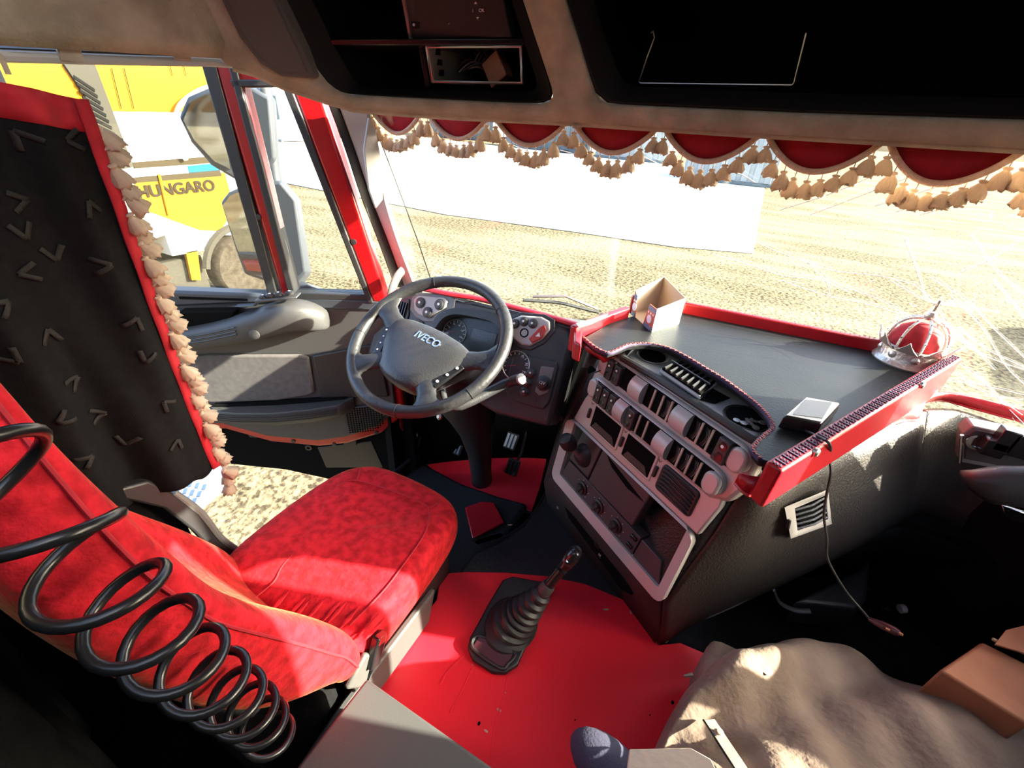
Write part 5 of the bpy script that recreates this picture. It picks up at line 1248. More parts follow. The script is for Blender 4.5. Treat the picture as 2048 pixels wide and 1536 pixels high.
# ================================================================ carton on the dash table
bxr = at(1303, 664, z=TZ)                     # nearest bottom corner
brt = at(1357, 648, z=TZ); blf = at(1262, 628, z=TZ)
v1 = brt - bxr; v2 = blf - bxr
v2 = unit(v2) * np.linalg.norm(v2); v1 = v1
hgt = A(0, 0, .085)
ct = thing('open_carton', bxr + (v1 + v2) / 2, 'small open white carton with red and blue print on the dash table', 'carton')
def sheet(pts, m, name, th=.0018, parent=ct):
    n_ = unit(np.cross(pts[1] - pts[0], pts[2] - pts[0])); return MB().prism([p - n_ * th / 2 for p in pts], n_ * th).build(name, m, parent)
c0, c1, c2, c3 = bxr, bxr + v1, bxr + v1 + v2, bxr + v2
right_w = sheet([c0, c1, c1 + hgt, c0 + hgt * .85], MT['whitecard'], 'right_wall')
sheet([c1, c2, c2 + hgt * 1.25, c1 + hgt], MT['cardin'], 'back_wall')
sheet([c2, c3, c3 + hgt * .95, c2 + hgt * 1.25], MT['cardin'], 'left_wall')
sheet([c0 + A(0, 0, .001), c1 + A(0, 0, .001), c2 + A(0, 0, .001), c3 + A(0, 0, .001)], MT['cardin'], 'bottom')
e = unit(v2)
lf = sheet([c0, c0 + v2 * .40, c0 + v2 * .30 + hgt * .85, c0 + hgt * .85], MT['redprint'], 'front_flap')
rf = sheet([c3, c3 - v2 * .22, c3 - v2 * .12 + hgt * .75, c3 + hgt * .95], MT['redprint'], 'front_flap')
fn = unit(np.cross(v2, A(0, 0, 1)));  fn = fn if fn @ (C - c0) > 0 else -fn
for base_, sg, par in ((c0, 1, lf), (c3, -1, rf)):
    a_ = sg * v2
    sheet([base_ + a_ * .01 + fn * .0015, base_ + a_ * (.38 if sg > 0 else .2) + fn * .0015, base_ + a_ * (.36 if sg > 0 else .19) + hgt * .14 + fn * .0015, base_ + a_ * .01 + hgt * .14 + fn * .0015], MT['blueprint'], 'blue_band', .0008, par)
    sheet([base_ + a_ * .01 + hgt * .66 + fn * .0015, base_ + a_ * (.32 if sg > 0 else .16) + hgt * .66 + fn * .0015, base_ + a_ * (.30 if sg > 0 else .14) + hgt * .82 + fn * .0015, base_ + a_ * .01 + hgt * .82 + fn * .0015], MT['blueprint'], 'blue_band', .0008, par)
    MB().lathe([(.013, 0), (.013, .0008)], base_ + a_ * (.19 if sg > 0 else .10) + hgt * .36 + fn * .0012, fn, 18).build('round_logo', MT['whitecard'], par)
    for k in range(3): MB().lathe([(.0035, 0), (.0035, .0008)], base_ + a_ * (.07 + .10 * k) * (1 if sg > 0 else .5) + hgt * .58 + fn * .0012, fn, 10).build('dot', MT['whitecard'], par)
rn = unit(np.cross(A(0, 0, 1), v1)); rn = rn if rn @ v2 < 0 else -rn
for q, (s0, s1, h0, h1, m) in enumerate(((.30, .55, .12, .28, 'aqua'), (.62, .9, .16, .34, 'blueprint'), (.45, .62, .35, .45, 'aqua'), (.55, .62, .40, .62, 'blueprint'), (.70, .76, .48, .66, 'blueprint'))):
    sheet([c0 + v1 * s0 + hgt * h0 + rn * .0015, c0 + v1 * s1 + hgt * h0 + rn * .0015, c0 + v1 * s1 + hgt * h1 + rn * .0015, c0 + v1 * (s0 + .03) + hgt * h1 + rn * .0015], MT[m], 'print_mark', .0006, right_w)

# ================================================================ crown ornament
cc = at(1808, 722, z=TZ)
R0 = .072
crown = thing('crown_ornament', cc, 'pewter crown ornament with red inner cap on the dash table', 'ornament')
up = A(0, 0, 1)
MB().lathe([(R0 * 1.06, 0), (R0 * 1.08, .004), (R0 * 1.0, .012), (R0 * .96, .016), (R0 * .93, .042), (R0 * .97, .046), (R0 * .98, .050), (R0 * .88, .052), (R0 * .80, .03)], cc, up, 32).build('base_band', MT['crownmetal'], crown)
MB().lathe([(R0 * .80, .036), (R0 * .84, .052), (R0 * .82, .072), (R0 * .66, .095), (R0 * .38, .110), (R0 * .1, .115)], cc, up, 28).build('red_cap', MT['redcloth'], crown)
for k in range(8):
    q = 2 * math.pi * k / 8; d = A(math.cos(q), math.sin(q), 0); e_ = A(-math.sin(q), math.cos(q), 0)
    pts = []
    for t in np.linspace(0, 1, 9):
        r_ = R0 * (.94 + .06 * math.sin(t * 2.2)) * math.cos(t * math.pi / 2 * .97) ** .8 if t < 1 else R0 * .06
        z_ = .046 + .082 * math.sin(t * math.pi / 2)
        pts.append(cc + d * r_ + up * z_)
    MB().tube(pts, [.0045] * 8 + [.003], 6, flat=.7).build('arch', MT['crownmetal'], crown)
    for t in (2, 4, 6): MB().lathe([(.001, 0), (.0028, .001), (.001, .003)], pts[t] + d * .004 + up * .002, d + up * .5, 6).build('bead', MT['chrome'], crown)
    # leaf points round the rim
    q2 = q + math.pi / 8; d2 = A(math.cos(q2), math.sin(q2), 0); e2 = A(-math.sin(q2), math.cos(q2), 0); b0 = cc + d2 * R0 * .96 + up * .046
    MB().prism([b0 - e2 * .026, b0 + e2 * .026, b0 + e2 * .016 + d2 * .007 + up * .010, b0 + e2 * .006 + d2 * .011 + up * .022, b0 + d2 * .018 + up * .034, b0 - e2 * .006 + d2 * .011 + up * .022, b0 - e2 * .016 + d2 * .007 + up * .010], d2 * .004).build('leaf_point', MT['crownmetal'], crown, bevel=.001)
    MB().lathe([(.004, -.002), (.010, .001), (.006, .004), (.001, .006)], cc + d * R0 * .945 + up * .029, d, 10).build('rosette', MT['crownmetal'], crown)
MB().lathe([(.004, .124), (.013, .132), (.014, .139), (.010, .147), (.003, .150)], cc, up, 14).build('orb', MT['crownmetal'], crown)
MB().box(cc + up * .164, A(.003, 0, 0), A(0, .003, 0), up * .016).build('cross', MT['crownmetal'], crown, bevel=.0008)
MB().box(cc + up * .168, A(.011, .004, 0), A(0, .003, 0), up * .003).build('cross', MT['crownmetal'], crown, bevel=.0008)

# ================================================================ black gadget with a cable
gq = [at(a, b, z=TZ + .002) for a, b in ((1554, 856), (1632, 872), (1672, 828), (1600, 815))]
g0 = thing('phone_charger_box', np.mean(gq, axis=0), 'small black gadget box with a worn grey sticker on the dash table', 'gadget')
gtop = [p * 1.0 + A(0, 0, .030) for p in gq]
MB().loft([gq, [p + (np.mean(gq, axis=0) - p) * .04 + A(0, 0, .030) for p in gq]]).build('case', MT['blackgloss'], g0, bevel=.004, seg=3)
mc = np.mean(gq, axis=0); MB().prism([p + (mc - p) * .12 + A(0, 0, .0305) for p in gq], A(0, 0, .0012)).build('sticker', MT['palegrey'], g0)
MB().prism([p + (mc - p) * .22 + A(0, 0, .032) for p in (gq[0] * .9 + gq[1] * .1, gq[1] * .9 + gq[2] * .1, gq[2] * .85 + gq[3] * .15, gq[3] * .9 + gq[0] * .1)], A(0, 0, .0008)).build('dirt_patch', MT['grey'], g0)
cbp = [at(1612, 862, z=TZ + .012), at(1640, 885, z=TZ + .036) + A(.01, -.01, .01), at(1658, 915, y=.98), at(1662, 945, y=.97), at(1654, 985, y=.965), at(1648, 1030, y=.96), at(1654, 1080, y=.965), at(1656, 1120, y=.98), at(1690, 1180, y=1.0), at(1725, 1222, y=1.0), at(1745, 1245, y=1.0)]
cb_ = MB().tube(smooth_path(cbp, 6), .0028, 7).build('charger_cable', MT['rubber']); tag(cb_, 'thin black cable running from the gadget down to the passenger seat', 'cable')
pA, pB = at(1738, 1238, y=.99), at(1806, 1270, y=.96)
pg = thing('car_plug', pA, 'maroon car charger plug with metal tip above the beige seat', 'plug')
MB().tube([pA, pA * .6 + pB * .4, pA * .25 + pB * .75, pB * .9 + pA * .1], [.005, .010, .010, .007], 10).build('body', MT['maroon'], pg)
MB().tube([pB * .9 + pA * .1, pB], [.004, .003], 8).build('tip', MT['copper'], pg)
MB().box((pA + pB) / 2 + A(0, -.01, .006), (pB - pA) * .06, A(0, .002, 0), A(0, 0, .002)).build('contact', MT['copper'], pg)

# ================================================================ passenger side of the dash
PF0 = at(1560, 1080, z=.70); PE = unit(A(.66, .75, 0)); PNH = A(PE[1], -PE[0], 0); PL_ = math.radians(14)
PFN = unit(PNH * math.cos(PL_) + A(0, 0, 1) * math.sin(PL_)); PFU = np.cross(PFN, PE); PFU = PFU if PFU[2] > 0 else -PFU
def PFx(px, py, off=0.0): return onplane(px, py, PF0 + PFN * off, PFN)
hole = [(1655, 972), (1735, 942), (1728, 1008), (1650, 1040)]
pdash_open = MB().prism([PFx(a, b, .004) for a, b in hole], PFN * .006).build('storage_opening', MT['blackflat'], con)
fr_ = [PFx(a, b, .010) for a, b in ((1722, 940), (1742, 935), (1742, 955), (1722, 1030), (1716, 1032), (1720, 1005))]
MB().prism(fr_, PFN * .004).build('opening_edge', MT['grey'], con)
MB().tube([PFx(a, b, .010) for a, b in ((1555, 1062), (1600, 1045), (1660, 1022), (1728, 998))], .004, 6).build('opening_sill', MT['black'], con)
pv = thing('hanging_vent', PFx(1618, 1045), 'silver-framed air vent hanging loose on the passenger side of the console', 'air vent')
vo = [(1570, 1015), (1655, 980), (1662, 1047), (1582, 1076)]
vi = [(1588, 1016), (1650, 990), (1655, 1038), (1594, 1062)]
q0 = [PFx(a, b, .05) for a, b in vo]; q1 = [PFx(a, b, .05) for a, b in vi]; q2 = [PFx(a, b, .02) for a, b in vo]
MB().grid([q2, q0, q1], cu=True).build('frame', MT['silver'], pv, solid=.004)
MB().prism([PFx(a, b, .03) for a, b in vi], PFN * .012).build('back', MT['blackflat'], pv)
for k in range(5):
    t = (k + .5) / 5; a = q1[0] * (1 - t) + q1[3] * t; b = q1[1] * (1 - t) + q1[2] * t
    MB().tube([a, (a + b) / 2 + PFN * .006, b], .0035, 5, flat=.6).build('slat', MT['dash'], pv)
MB().box(PFx(1577, 1048, .054), PE * .003, PFU * .012, PFN * .004).build('thumb_wheel', MT['black'], pv, bevel=.001)
MB().tube([PFx(1550, 1072, .01), PFx(1572, 1062, .012)], .006, 6).build('bracket', MT['black'], pv)
# dash right of the console
rowsP = []
crease_t, crease_b = at(1845, 822, z=1.0), at(1800, 1038, z=.63)
rt_t, rt_b = A(1.1, 1.42, 1.0), A(1.1, 1.40, .60)
mid_t = at(2048, 868, z=.985); 
for t in np.linspace(0, 1, 6):
    a = crease_b * (1 - t) + crease_t * t; b = A(.93, 1.50, .60) * (1 - t) + mid_t * t; c = rt_b * (1 - t) + rt_t * t
    a2 = (a * 2 + b) / 3 + A(.02, .05, 0); 
    rowsP.append(smooth_path([a, a2, b + A(0, .03 * math.sin(math.pi * t), 0), c], 5))
pd = thing('passenger_dash', A(.85, 1.5, .5), 'black passenger dashboard with open switch recess and grab handle', 'dashboard')
MB().grid(rowsP).build('fascia', MT['blackgrain'], pd, angle=180, solid=.02)
def ppl(px, py, y): return at(px, py, y=y)
rec = [(1925, 868), (1945, 852), (2080, 880), (2080, 955), (1920, 925)]
MB().prism([ppl(a, b, 1.36) for a, b in rec], A(0, .05, 0)).build('recess_frame', MT['grey'], pd, bevel=.004)
MB().prism([ppl(a, b, 1.357) for a, b in ((1932, 872), (1950, 859), (2080, 886), (2080, 948), (1928, 918))], A(0, .012, 0)).build('recess_back', MT['midgrey'], pd, bevel=.003)
MB().lathe([(.020, 0), (.020, .004), (.013, .004), (.013, -.003)], ppl(1952, 884, 1.352), A(0, -1, .15), 20).build('socket', MT['chrome'], pd)
for a, b, w, h in ((1985, 893, .022, .022), (2010, 878, .018, .03), (2040, 890, .024, .03)):
    MB().box(ppl(a, b, 1.34), A(w, 0, 0), A(0, .016, 0), A(0, 0, h)).build('loose_switch', MT['blackgloss'], pd, bevel=.003)
MB().tube([ppl(1924, 870, 1.35), ppl(1920, 925, 1.35)], .004, 8).build('bright_edge', MT['chrome'], pd)
gr = []
for t in np.linspace(0, 1, 10):
    a = 1922 + 190 * t; wv = 6 + 46 * min(1, (t * 2.4) ** .6)
    top = ppl(a, 945 - 12 * min(1, t * 3) - 2 * t, 1.22); bot = ppl(a, 945 + wv + 24 * t, 1.22); m_ = (top + bot) / 2; hh = np.linalg.norm(top - bot) / 2
    gr.append([m_ + A(0, -.035 * math.cos(q) * min(1, .4 + t * 3), hh * math.sin(q)) for q in np.linspace(0, 6.283, 13)[:-1]])
MB().loft(gr).build('grab_handle', MT['black'], pd, angle=180)
MB().prism([ppl(a, b, 1.26) for a, b in ((2000, 1006), (2080, 1030), (2080, 1055), (2004, 1030))], A(0, -.01, 0)).build('lid_catch', MT['chrome'], pd, bevel=.003)
# dark kick area and lower shelf on the passenger side
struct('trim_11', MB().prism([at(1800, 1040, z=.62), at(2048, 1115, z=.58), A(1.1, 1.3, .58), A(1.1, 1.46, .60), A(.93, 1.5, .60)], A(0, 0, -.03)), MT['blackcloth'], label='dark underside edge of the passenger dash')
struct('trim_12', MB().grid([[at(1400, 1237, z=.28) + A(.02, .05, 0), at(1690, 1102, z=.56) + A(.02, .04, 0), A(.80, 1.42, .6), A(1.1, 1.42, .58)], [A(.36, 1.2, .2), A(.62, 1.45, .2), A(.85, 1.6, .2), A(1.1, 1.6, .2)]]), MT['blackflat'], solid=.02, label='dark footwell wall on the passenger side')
lbx = MB().prism([at(a, b, z=.25) for a, b in ((1560, 1245), (1690, 1180), (1715, 1135), (1700, 1240), (1680, 1260))], A(0, 0, .12)).build('leather_bag', MT['blackleather'], bevel=.02, seg=3); tag(lbx, 'black stitched leather bag in the passenger footwell', 'bag')
bt_ = thing('plastic_bottle', at(1745, 1215, z=.24), 'clear crumpled plastic bottle in the dark passenger footwell', 'bottle')
bp_ = at(1748, 1218, z=.26)
MB().lathe([(.012, -.05), (.03, -.04), (.032, 0), (.028, .01), (.032, .02), (.03, .05), (.012, .07), (.012, .085)], bp_, A(.8, .4, .1), 14).build('shell', MT['lens'], bt_)
MB().lathe([(.014, .083), (.014, .10)], bp_, A(.8, .4, .1), 12).build('cap', MT['palegrey'], bt_)
lw_ = MB().tube(smooth_path([at(1340, 1240, z=.30), at(1400, 1240, z=.29), at(1470, 1212, z=.37), at(1500, 1195, z=.41), at(1570, 1155, z=.50)], 5), .0018, 5).build('loose_wire', MT['grey']); tag(lw_, 'thin grey wire along the bottom edge of the console', 'wire')
bkt = MB().tube(smooth_path([at(1548, 1180, z=.42), at(1560, 1205, z=.38), at(1590, 1220, z=.36), at(1620, 1222, z=.36)], 5), .008, 6, flat=.4).build('cable_strap', MT['black']); tag(bkt, 'black strap hanging below the passenger side of the console', 'strap')

# ================================================================ gear lever
LZ = .213
gl = thing('gear_lever', at(1000, 1265, z=LZ), 'gear lever with ribbed rubber boot and broken knob on the red floor', 'gear lever')
pl_o = [(935, 1300), (940, 1280), (975, 1215), (1005, 1165), (1025, 1158), (1090, 1170), (1105, 1185), (1090, 1215), (1055, 1290), (1035, 1335), (1010, 1352), (985, 1350), (945, 1325)]
MB().prism([at(a, b, z=LZ) for a, b in pl_o], A(0, 0, .018)).build('base_plate', MT['black'], gl, bevel=.006, seg=3)
tq = [at(a, b, z=LZ + .019) for a, b in ((945, 1296), (960, 1272), (1028, 1305), (1016, 1328), (1000, 1336))]
MB().tube(smooth_path(tq, 4, closed=True), .006, 8, closed=True).build('tray_rim', MT['black'], gl)
MB().prism([p - A(0, 0, .0) for p in tq], A(0, 0, .002)).build('tray_floor', MT['maroon'], gl)
p0_ = at(1022, 1248, z=LZ + .015); p1_ = at(1090, 1180, z=LZ + .175); ptop = at(1137, 1122, z=LZ + .29)
pth = smooth_path([p0_, (p0_ + p1_) / 2 + A(-.005, .0, -.02), p1_, ptop], 10)
boot_n = 8; rgs = []
for k in range(boot_n * 4 + 1):
    t = k / (boot_n * 4); i = t * 19.5; i0 = int(i); p = pth[i0] * (1 - (i - i0)) + pth[min(i0 + 1, len(pth) - 1)] * (i - i0)
    dr = unit(pth[min(i0 + 2, len(pth) - 1)] - pth[max(i0 - 1, 0)])
    if t < .3: dr = unit(dr * (t / .3) + A(0, 0, 1) * (1 - t / .3))
    a_, b_ = frame_of(dr, A(1, 0, 0)); base = .074 * (1 - t) + .024 * t + (0.004 if t < .1 else 0)
    r_ = base + (.006 * (1 - .4 * t)) * (1 if k % 4 in (1, 2) else -1) * (1 if 0 < k < boot_n * 4 else 0)
    ys_ = 1.25 * (1 - t) + 1.0 * t
    rgs.append([p + r_ * (math.cos(q) * b_ + ys_ * math.sin(q) * a_) for q in np.linspace(0, 2 * math.pi, 25)[:-1]])
MB().loft(rgs).build('boot', MT['rubber'], gl, angle=35)
sd_ = unit(ptop - p1_); s0 = p1_ - sd_ * .01
MB().lathe([(.022, -.005), (.023, .0), (.021, .03), (.019, .035)], s0, sd_, 18).build('collar', MT['midgrey'], gl)
MB().lathe([(.016, .03), (.016, .10), (.017, .105)], s0, sd_, 16).build('shaft', MT['blackgloss'], gl)
kn = ptop + sd_ * -.015; rgs = []
for h, rx, ry in ((-.01, .017, .017), (.012, .022, .020), (.035, .026, .022), (.055, .024, .020), (.066, .015, .012)):
    a_, b_ = frame_of(sd_, A(1, 0, 0)); rgs.append([kn + sd_ * h + rx * math.cos(q) * a_ + ry * math.sin(q) * b_ for q in np.linspace(0, 6.283, 15)[:-1]])
kno = MB().loft(rgs).build('knob', MT['blackgloss'], gl, angle=60)
dv = unit(C - kn); 
MB().lathe([(.015, 0), (.013, .002), (.010, .003)], kn + sd_ * .012 + dv * .0195, dv, 14).build('broken_socket', MT['maroon'], gl)
MB().lathe([(.007, 0), (.0075, .004), (.006, .010), (.002, .011)], kn + sd_ * .010 + dv * .019, dv, 8).build('bolt', MT['chrome'], gl)

# ================================================================ passenger seat under a dirty beige cover
ps = thing('passenger_bench', A(.6, .65, .2), 'passenger seat under a dirty beige cover at the lower right', 'seat')
PS1, PS2 = at(1650, 1435, z=.6)[:2], at(1900, 1345, z=.6)[:2]
def hill(x, y):
    z = .53 - .35 * max(0, (.33 - x)) ** 1.0 * 1.2
    z += .03 * math.exp(-((x - .42 - .85 * (y - .80)) / .05) ** 2)
    z += .012 * math.sin(18 * x + 9 * y) + .010 * math.sin(31 * y - 7 * x) + .006 * math.sin(50 * x + 20 * y)
    w1, w2 = PS1, PS2; dd = unit(w2 - w1); dist = (A(x, y) - w1) @ A(dd[1], -dd[0])
    z += .045 * (1 / (1 + math.exp(-dist / .018))) - .018 * math.exp(-((dist + .05) / .04) ** 2)
    return z
edge_f = [(.235, .45), (.26, .60), (.29, .70), (.37, .84), (.50, .95), (.64, 1.00), (.76, 1.00), (.90, .98)]
rows_s = []
nu, nv = 70, 56
for j in range(nv):
    v = j / (nv - 1); row = []
    for i in range(nu):
        u = i / (nu - 1); x = .20 + .72 * u
        yf = np.interp(x, [p[0] for p in edge_f], [p[1] for p in edge_f]) if x > .235 else .45
        y = .05 + (yf - .05) * v; z = hill(x, y)
        if v > .90: z -= .10 * ((v - .90) / .10) ** 2
        if u < .07: z -= .25 * ((.07 - u) / .07)
        row.append(A(x, y, max(z, .22)))
    rows_s.append(row)
MB().grid(rows_s).build('cover', MT['beige'], ps, angle=180, solid=.006, sub=1)
MB().box(A(.60, .50, .36), A(.28, 0, 0), A(0, .36, 0), A(0, 0, .11)).build('cushion', MT['beige'], ps, bevel=.03)
MB().box(A(.60, .50, .235), A(.22, 0, 0), A(0, .3, 0), A(0, 0, .022)).build('pedestal', MT['black'], ps)
def seat_z(px, py, lift=.006):
    z = .5
    for _ in range(8):
        p = at(px, py, z=z); z = hill(p[0], p[1]) + lift
    return at(px, py, z=z)
MB().lathe([(.010, 0), (.012, .003), (.004, .005)], seat_z(1533, 1341, .001), A(0, 0, 1), 12).build('cover_button', MT['wood'], ps)
ht = thing('metal_bracket', seat_z(1450, 1480), 'rusty metal bracket with a bolt lying on the beige seat cover', 'bracket')
bp0, bp1 = seat_z(1418, 1440, .026), seat_z(1490, 1550, .026); bd = unit(bp1 - bp0); bs_ = unit(np.cross(A(0, 0, 1), bd))
MB().box((bp0 + bp1) / 2, bd * np.linalg.norm(bp1 - bp0) / 2, bs_ * .012, A(0, 0, .003)).build('bar', MT['wood'], ht, bevel=.001)
MB().tube([bp0 + bs_ * -.014 + A(0, 0, .003), bp1 + bs_ * -.014 + A(0, 0, .003)], .0022, 5).build('edge_wire', MT['blackgloss'], ht)
MB().lathe([(.010, 0), (.010, .003), (.006, .004), (.006, .009), (.003, .010)], bp0 * .72 + bp1 * .28 + A(0, 0, .004), A(0, 0, 1), 12).build('bolt', MT['wood'], ht)
MB().tube([at(1368, 1352, z=.47), at(1385, 1350, z=.47)], [.003, .006], 6).build('seat_pin', MT['steel'], ps)
# brown leather armrest and cardboard at the far right
cbx = thing('cardboard_box', at(1960, 1350, z=.66), 'brown cardboard box standing on the right of the passenger seat', 'box')
cq = [at(a, b, z=.64) for a, b in ((1880, 1340), (1965, 1283), (2120, 1360), (2060, 1450))]
MB().prism([p - A(0, 0, .10) for p in cq], A(0, 0, .10)).build('carton_body', MT['brown'], cbx, bevel=.006)
MB().prism([at(a, b, z=.665) for a, b in ((1988, 1290), (2010, 1262), (2100, 1240), (2120, 1330))], A(0, 0, .004)).build('raised_flap', MT['brown'], cbx)
MB().tube([at(a, b, z=.662) for a, b in ((1985, 1278), (2010, 1290), (2060, 1310))], .004, 5).build('torn_edge', MT['card'], cbx)
# bundled navy cloth and a sheet coloured like a patch of sunlight
nb = MB(); c_ = at(1222, 1545, z=.44); rgs = []
for t, r_ in ((-1, .01), (-.8, .05), (-.3, .075), (.2, .08), (.6, .06), (1, .015)):
    rgs.append([c_ + A(.10 * t, -.02 * t, 0) + A(0, r_ * math.cos(q) * .8, r_ * math.sin(q) * .55 * (1 + .1 * math.sin(3 * q + t * 4))) for q in np.linspace(0, 6.283, 17)[:-1]])
nbo = nb.loft(rgs).build('cloth_bundle', MT['navy'], angle=180, sub=1); tag(nbo, 'crumpled navy cloth bundle at the bottom edge beside the beige seat', 'cloth')
pq = [seat_z(a, b, .03) for a, b in ((1258, 1500), (1380, 1498), (1420, 1520), (1440, 1560), (1250, 1560))]
pso = MB().prism(pq, A(0, 0, .006)).build('sun_patch_sheet', MT['paper'], bevel=.002); tag(pso, 'pale yellow sheet standing in for a sunlit patch at the front edge of the beige cover', 'sheet')
# ================================================================ scalloped valance with tassels
val = thing('windscreen_valance', A(-.2, 1.26, 1.55), 'red scalloped valance with cream braid and tassels along the windscreen', 'valance')
cus = [(738, 222), (850, 230), (984, 237), (1142, 247), (1324, 254), (1530, 264), (1776, 277), (2058, 292)]
def yv(x): return 1.262 - .05 * (x / 1.0) ** 2
def onv(px, py):
    y = 1.25
    for _ in range(6):
        p = at(px, py, y=y); y = yv(p[0])
    return at(px, py, y=y)
cw = [onv(a, b) for a, b in cus]
cxs = [p[0] for p in cw]; wdt = (cxs[-1] - cxs[0]) / 7
cxs = cxs + [cxs[-1] + wdt, cxs[-1] + 2 * wdt]
TV = [tassel_mesh('valance_tassel', .015, .0165, .037, 5 + s) for s in range(4)]
SAG = .078
for k in range(len(cxs) - 1):
    x0, x1 = cxs[k], cxs[k + 1]; w = x1 - x0; ztop = 1.66; zb = 1.614
    n = 24; low = []; topr = []
    for j in range(n + 1):
        t = j / n; x = x0 + w * t; s_ = math.sin(math.pi * t) ** .75 if 0 < t < 1 else 0
        low.append(A(x, yv(x) + .004 * math.sin(2 * math.pi * t), zb - SAG * s_ + .012)); topr.append(A(x, yv(x), ztop))
    mids = [p * .5 + q * .5 + A(0, .003, 0) for p, q in zip(low, topr)]
    MB().grid([topr, mids, low]).build('scallop', MT['redcloth'], val, angle=180, solid=.003)
    MB().tube([p + A(0, -.004, 0) for p in low], .0078, 8, flat=.8).build('braid', MT['braid'], val, angle=180)
    m_ = 9
    for j in range(m_):
        t = (j + .5) / m_; i = t * n; i0 = int(i); p = low[i0] * (1 - (i - i0)) + low[i0 + 1] * (i - i0)
        inst(TV[(j + k) % 4], 'tassel', tuple(p + A(0, -.006, -.002)), val, rot=(.06 * math.sin(j * 2.3 + k), .07 * math.sin(j * 1.7 + 2 * k), j * 1.3), scale=(1, 1, .95 + .1 * math.sin(j + k)))
# ================================================================ the neighbouring lorry
NX = -7.3
def NP(px, py, off=0.0): return at(px, py, x=NX + off)
lor = thing('yellow_lorry', A(NX - 1, 3.2, GZ), 'yellow and white lorry with large lettering parked beside the cab', 'lorry')
def npoly(name, pts, m, th=.02, off=0.0, parent=lor, **k):
    return MB().prism([NP(a, b, off) for a, b in pts], A(-th, 0, 0)).build(name, m, parent, **k)
y_f = NP(432, 240)[1]; y_b = NP(-60, 240)[1]
npoly('upper_body', [(-60, 120), (190, 128), (405, 132), (440, 222), (360, 224), (0, 218), (-60, 218)], MT['yellow'], 2.4)
npoly('door_panel', [(-60, 219), (362, 225), (445, 225), (470, 330), (245, 338), (-60, 350)], MT['truckwhite'], 2.4)
npoly('lower_body', [(-60, 350), (245, 338), (470, 330), (520, 420), (500, 470), (440, 470), (410, 500), (345, 512), (330, 470), (-60, 600)], MT['truckwhite'], 2.4)
npoly('yellow_band', [(268, 362), (450, 345), (470, 420), (440, 462), (400, 460), (290, 420)], MT['yellow'], .02, .02)
for pts in ([(265, 325), (420, 313), (424, 326), (270, 337)], [(262, 356), (440, 340), (444, 352), (268, 366)]):
    npoly('dark_stripe', pts, MT['stripe'], .02, .03)
npoly('blue_stripe', [(375, 332), (440, 326), (444, 340), (380, 346)], MT['truckblue'], .02, .03)
npoly('white_stripe', [(272, 340), (374, 332), (378, 346), (272, 354)], MT['truckwhite'], .02, .03)
lou = npoly('air_deflector', [(128, 128), (190, 128), (268, 334), (235, 340), (222, 330), (170, 190)], MT['truckgrey'], .1, .05)
for k in range(13):
    t = k / 12; a0, b0 = 148 + 72 * t, 150 + 165 * t; a1, b1 = 190 + 68 * t, 178 + 150 * t
    npoly('louvre', [(a0, b0), (a1, b1), (a1, b1 + 6), (a0, b0 + 6)], MT['blackflat'], .02, .062, lou)
text_obj('lettering', 'HUNGARO', NP(357, 378, .04), A(0, 1, 0), NP(357, 360) - NP(357, 378), .21, MT['lettering'], lor, .002, bold=.03)
for a, b in ((243, 226), (268, 226), (345, 160), (372, 160)):
    MB().tube([NP(a - 20, b - 90, .02), NP(a, b - 8, .02)], .006, 4).build('panel_line', MT['stripe'], lor)
MB().tube(smooth_path([NP(a, b, .10) for a, b in ((440, 170), (400, 180), (360, 210), (350, 250), (352, 280), (372, 320))], 5), .03, 6).build('mirror_bracket', MT['wood'], lor)
for a, b in ((392, 300), (355, 285)): MB().tube([NP(352, 280, .1), NP(400, 284, .1)], .025, 6).build('mirror_bracket', MT['wood'], lor)
MB().tube([NP(318, 348, .05), NP(338, 430, .05)], .018, 6).build('grab_rod', MT['yellow'], lor)
def wheel_at(c, r, w, ax, parent, m_rim='truckwhite'):
    ax = unit(ax)
    tw = MB().lathe([(r * .62, 0), (r * .9, -.02), (r, .03), (r, w), (r * .9, w + .04), (r * .62, w + .02)], c, -ax, 40).build('tyre', MT['tyre'], parent, angle=50)
    MB().lathe([(r * .62, .03), (r * .58, .0), (r * .45, .05), (r * .2, .02), (r * .1, -.02)], c, -ax, 32).build('rim', MT[m_rim], tw, angle=50)
    a_, b_ = frame_of(ax)
    for k in range(10):
        q = 2 * math.pi * k / 10; MB().lathe([(r * .055, 0), (r * .055, .01)], c + (a_ * math.cos(q) + b_ * math.sin(q)) * r * .46 - ax * .035, ax, 10).build('rim_hole', MT['blackflat'], tw)
wc = A(NX + .05, NP(492, 532)[1], GZ + .54)
wheel_at(wc, .54, .28, A(1, 0, 0), lor, 'boxgrey')
MB().tube([wc + A(.0, .68 * math.cos(q), .68 * math.sin(q)) for q in np.linspace(.2, math.pi - .2, 18)], .06, 6).build('wheel_arch', MT['truckgrey'], lor)
MB().box(A(NX - .6, wc[1] - .95, GZ + .55), A(.5, 0, 0), A(0, .35, 0), A(0, 0, .3)).build('chassis_box', MT['truckgrey'], lor, bevel=.03)
npoly('step_light', [(372, 505), (395, 500), (402, 560), (384, 560)], MT['yellow'], .06, .0)
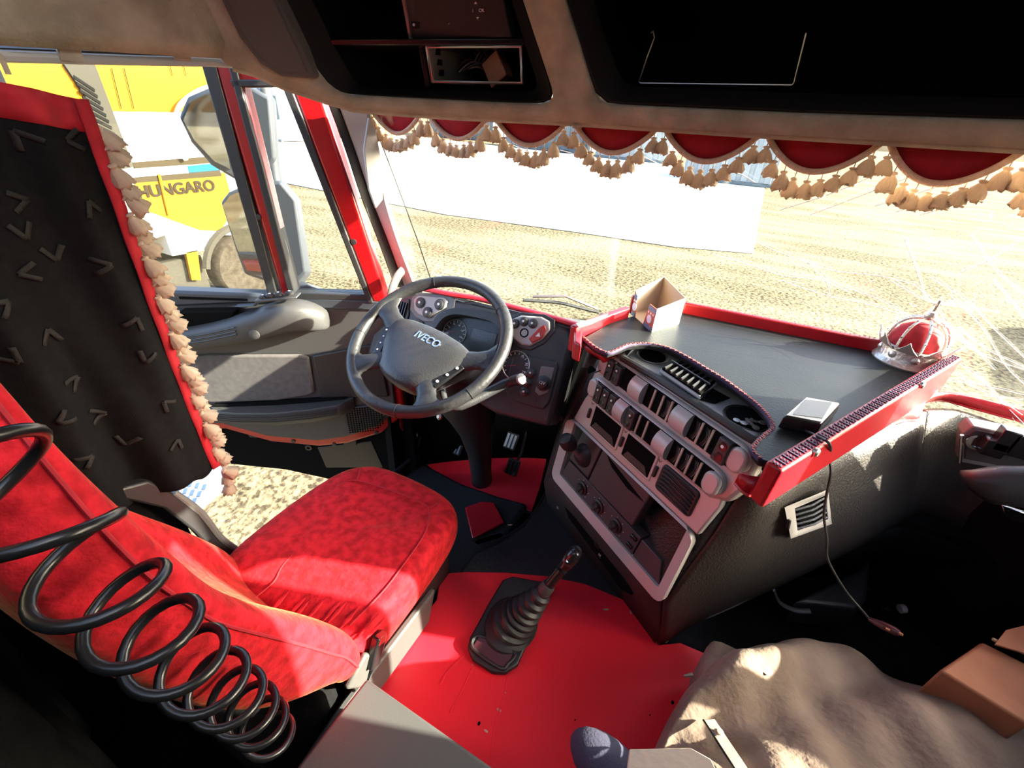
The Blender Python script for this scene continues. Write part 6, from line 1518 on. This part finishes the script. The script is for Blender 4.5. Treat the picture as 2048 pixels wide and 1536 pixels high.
# ================================================================ far vehicles and containers
def far_box(name, px0, px1, pyb, pyt, dist_y, depth, m, label, cat, group=None, ribs=0, dark=None):
    b0, b1 = at(px0, pyb, y=dist_y), at(px1, pyb, y=dist_y)
    zt = at((px0 + px1) / 2, pyt, y=dist_y)[2]
    x0, x1 = b0[0], b1[0]
    r = thing(name, A((x0 + x1) / 2, dist_y, GZ), label, cat, group)
    MB().box(A((x0 + x1) / 2, dist_y + depth / 2, (GZ + .12 + zt) / 2), A((x1 - x0) / 2, 0, 0), A(0, depth / 2, 0), A(0, 0, (zt - GZ - .12) / 2)).build('body', m, r, bevel=.05)
    for k in range(ribs):
        x = x0 + (x1 - x0) * (k + .5) / ribs
        MB().box(A(x, dist_y - .03, (GZ + zt) / 2), A((x1 - x0) / ribs * .28, 0, 0), A(0, .05, 0), A(0, 0, (zt - GZ) / 2 - .25)).build('panel_rib', dark or m, r, bevel=.02)
    for sgn in (0, 1): MB().box(A((x0 + x1) / 2, dist_y - .02, GZ + .14 if sgn == 0 else zt - .08), A((x1 - x0) / 2, 0, 0), A(0, .08, 0), A(0, 0, .08)).build('rail', MT['contdark'], r)
    return r
far_box('shipping_container', 1362, 1548, 362, 225, 33, 4, MT['container'], 'pale blue-grey shipping container at the end of the concrete slab', 'container', 'containers at the far end of the yard', 8)
far_box('shipping_container', 1188, 1335, 325, 215, 44, 4, MT['container'], 'grey shipping container far behind the fourth valance scallop', 'container', 'containers at the far end of the yard', 6)
far_box('shipping_container', 1010, 1170, 312, 225, 46, 4, MT['contdark'], 'slate blue shipping container far behind the third valance scallop', 'container', 'containers at the far end of the yard', 6)
far_box('shipping_container', 860, 985, 296, 215, 52, 4, MT['contdark'], 'dark low container farthest left behind the valance', 'container', 'containers at the far end of the yard', 5)
ot = far_box('orange_lorry', 590, 748, 276, 150, 36, 3, MT['orange'], 'orange lorry far behind the windscreen pillar', 'lorry', None, 0)
wheel_at(at(690, 262, y=35.9), .75, .4, A(0, -1, 0), ot, 'palegrey')
text_obj('lettering', '30', at(655, 235, y=35.85), A(1, 0, 0), A(0, 0, 1), 1.0, MT['btnred'], ot, .02)
ot2 = far_box('orange_trailer', 555, 598, 272, 150, 31.5, 3, MT['orange'], 'orange trailer side seen through the quarter pane', 'trailer', None, 2)
wt = far_box('white_van', 518, 566, 285, 165, 27, 3, MT['truckwhite'], 'white van front seen through the quarter pane', 'van', None, 0)
MB().box(at(548, 215, y=26.9), A(.5, 0, 0), A(0, .05, 0), A(0, 0, .8)).build('windscreen', MT['contdark'], wt, bevel=.05)
# unseen van, added right of the view to throw shade on the yard
van = thing('shade_van', A(11, 12.5, GZ), 'unseen blue van added at the right to shade the gravel', 'van')
vb = [(-2.6, .35), (2.4, .35), (2.55, 1.0), (1.9, 1.35), (1.2, 2.25), (.9, 2.4), (-2.4, 2.45), (-2.6, 2.2)]
vd = unit(A(.25, 1, 0)); vr = A(vd[1], -vd[0], 0); vo = A(10.6, 12.0, GZ)
MB().prism([vo + vd * a + A(0, 0, b) - vr * .95 for a, b in vb], vr * 1.9).build('body', MT['truckblue'], van, bevel=.12, seg=3)
for a in (-1.7, 1.6):
    for sg in (-1, 1): wheel_at(vo + vd * a + vr * sg * .95 + A(0, 0, .36), .36, .2, vr * sg, van, 'palegrey')
MB().prism([vo + vd * a + A(0, 0, b) - vr * .97 for a, b in ((.2, 1.3), (1.6, 1.35), (1.1, 2.1), (.2, 2.15))], vr * .03).build('side_window', MT['contdark'], van)
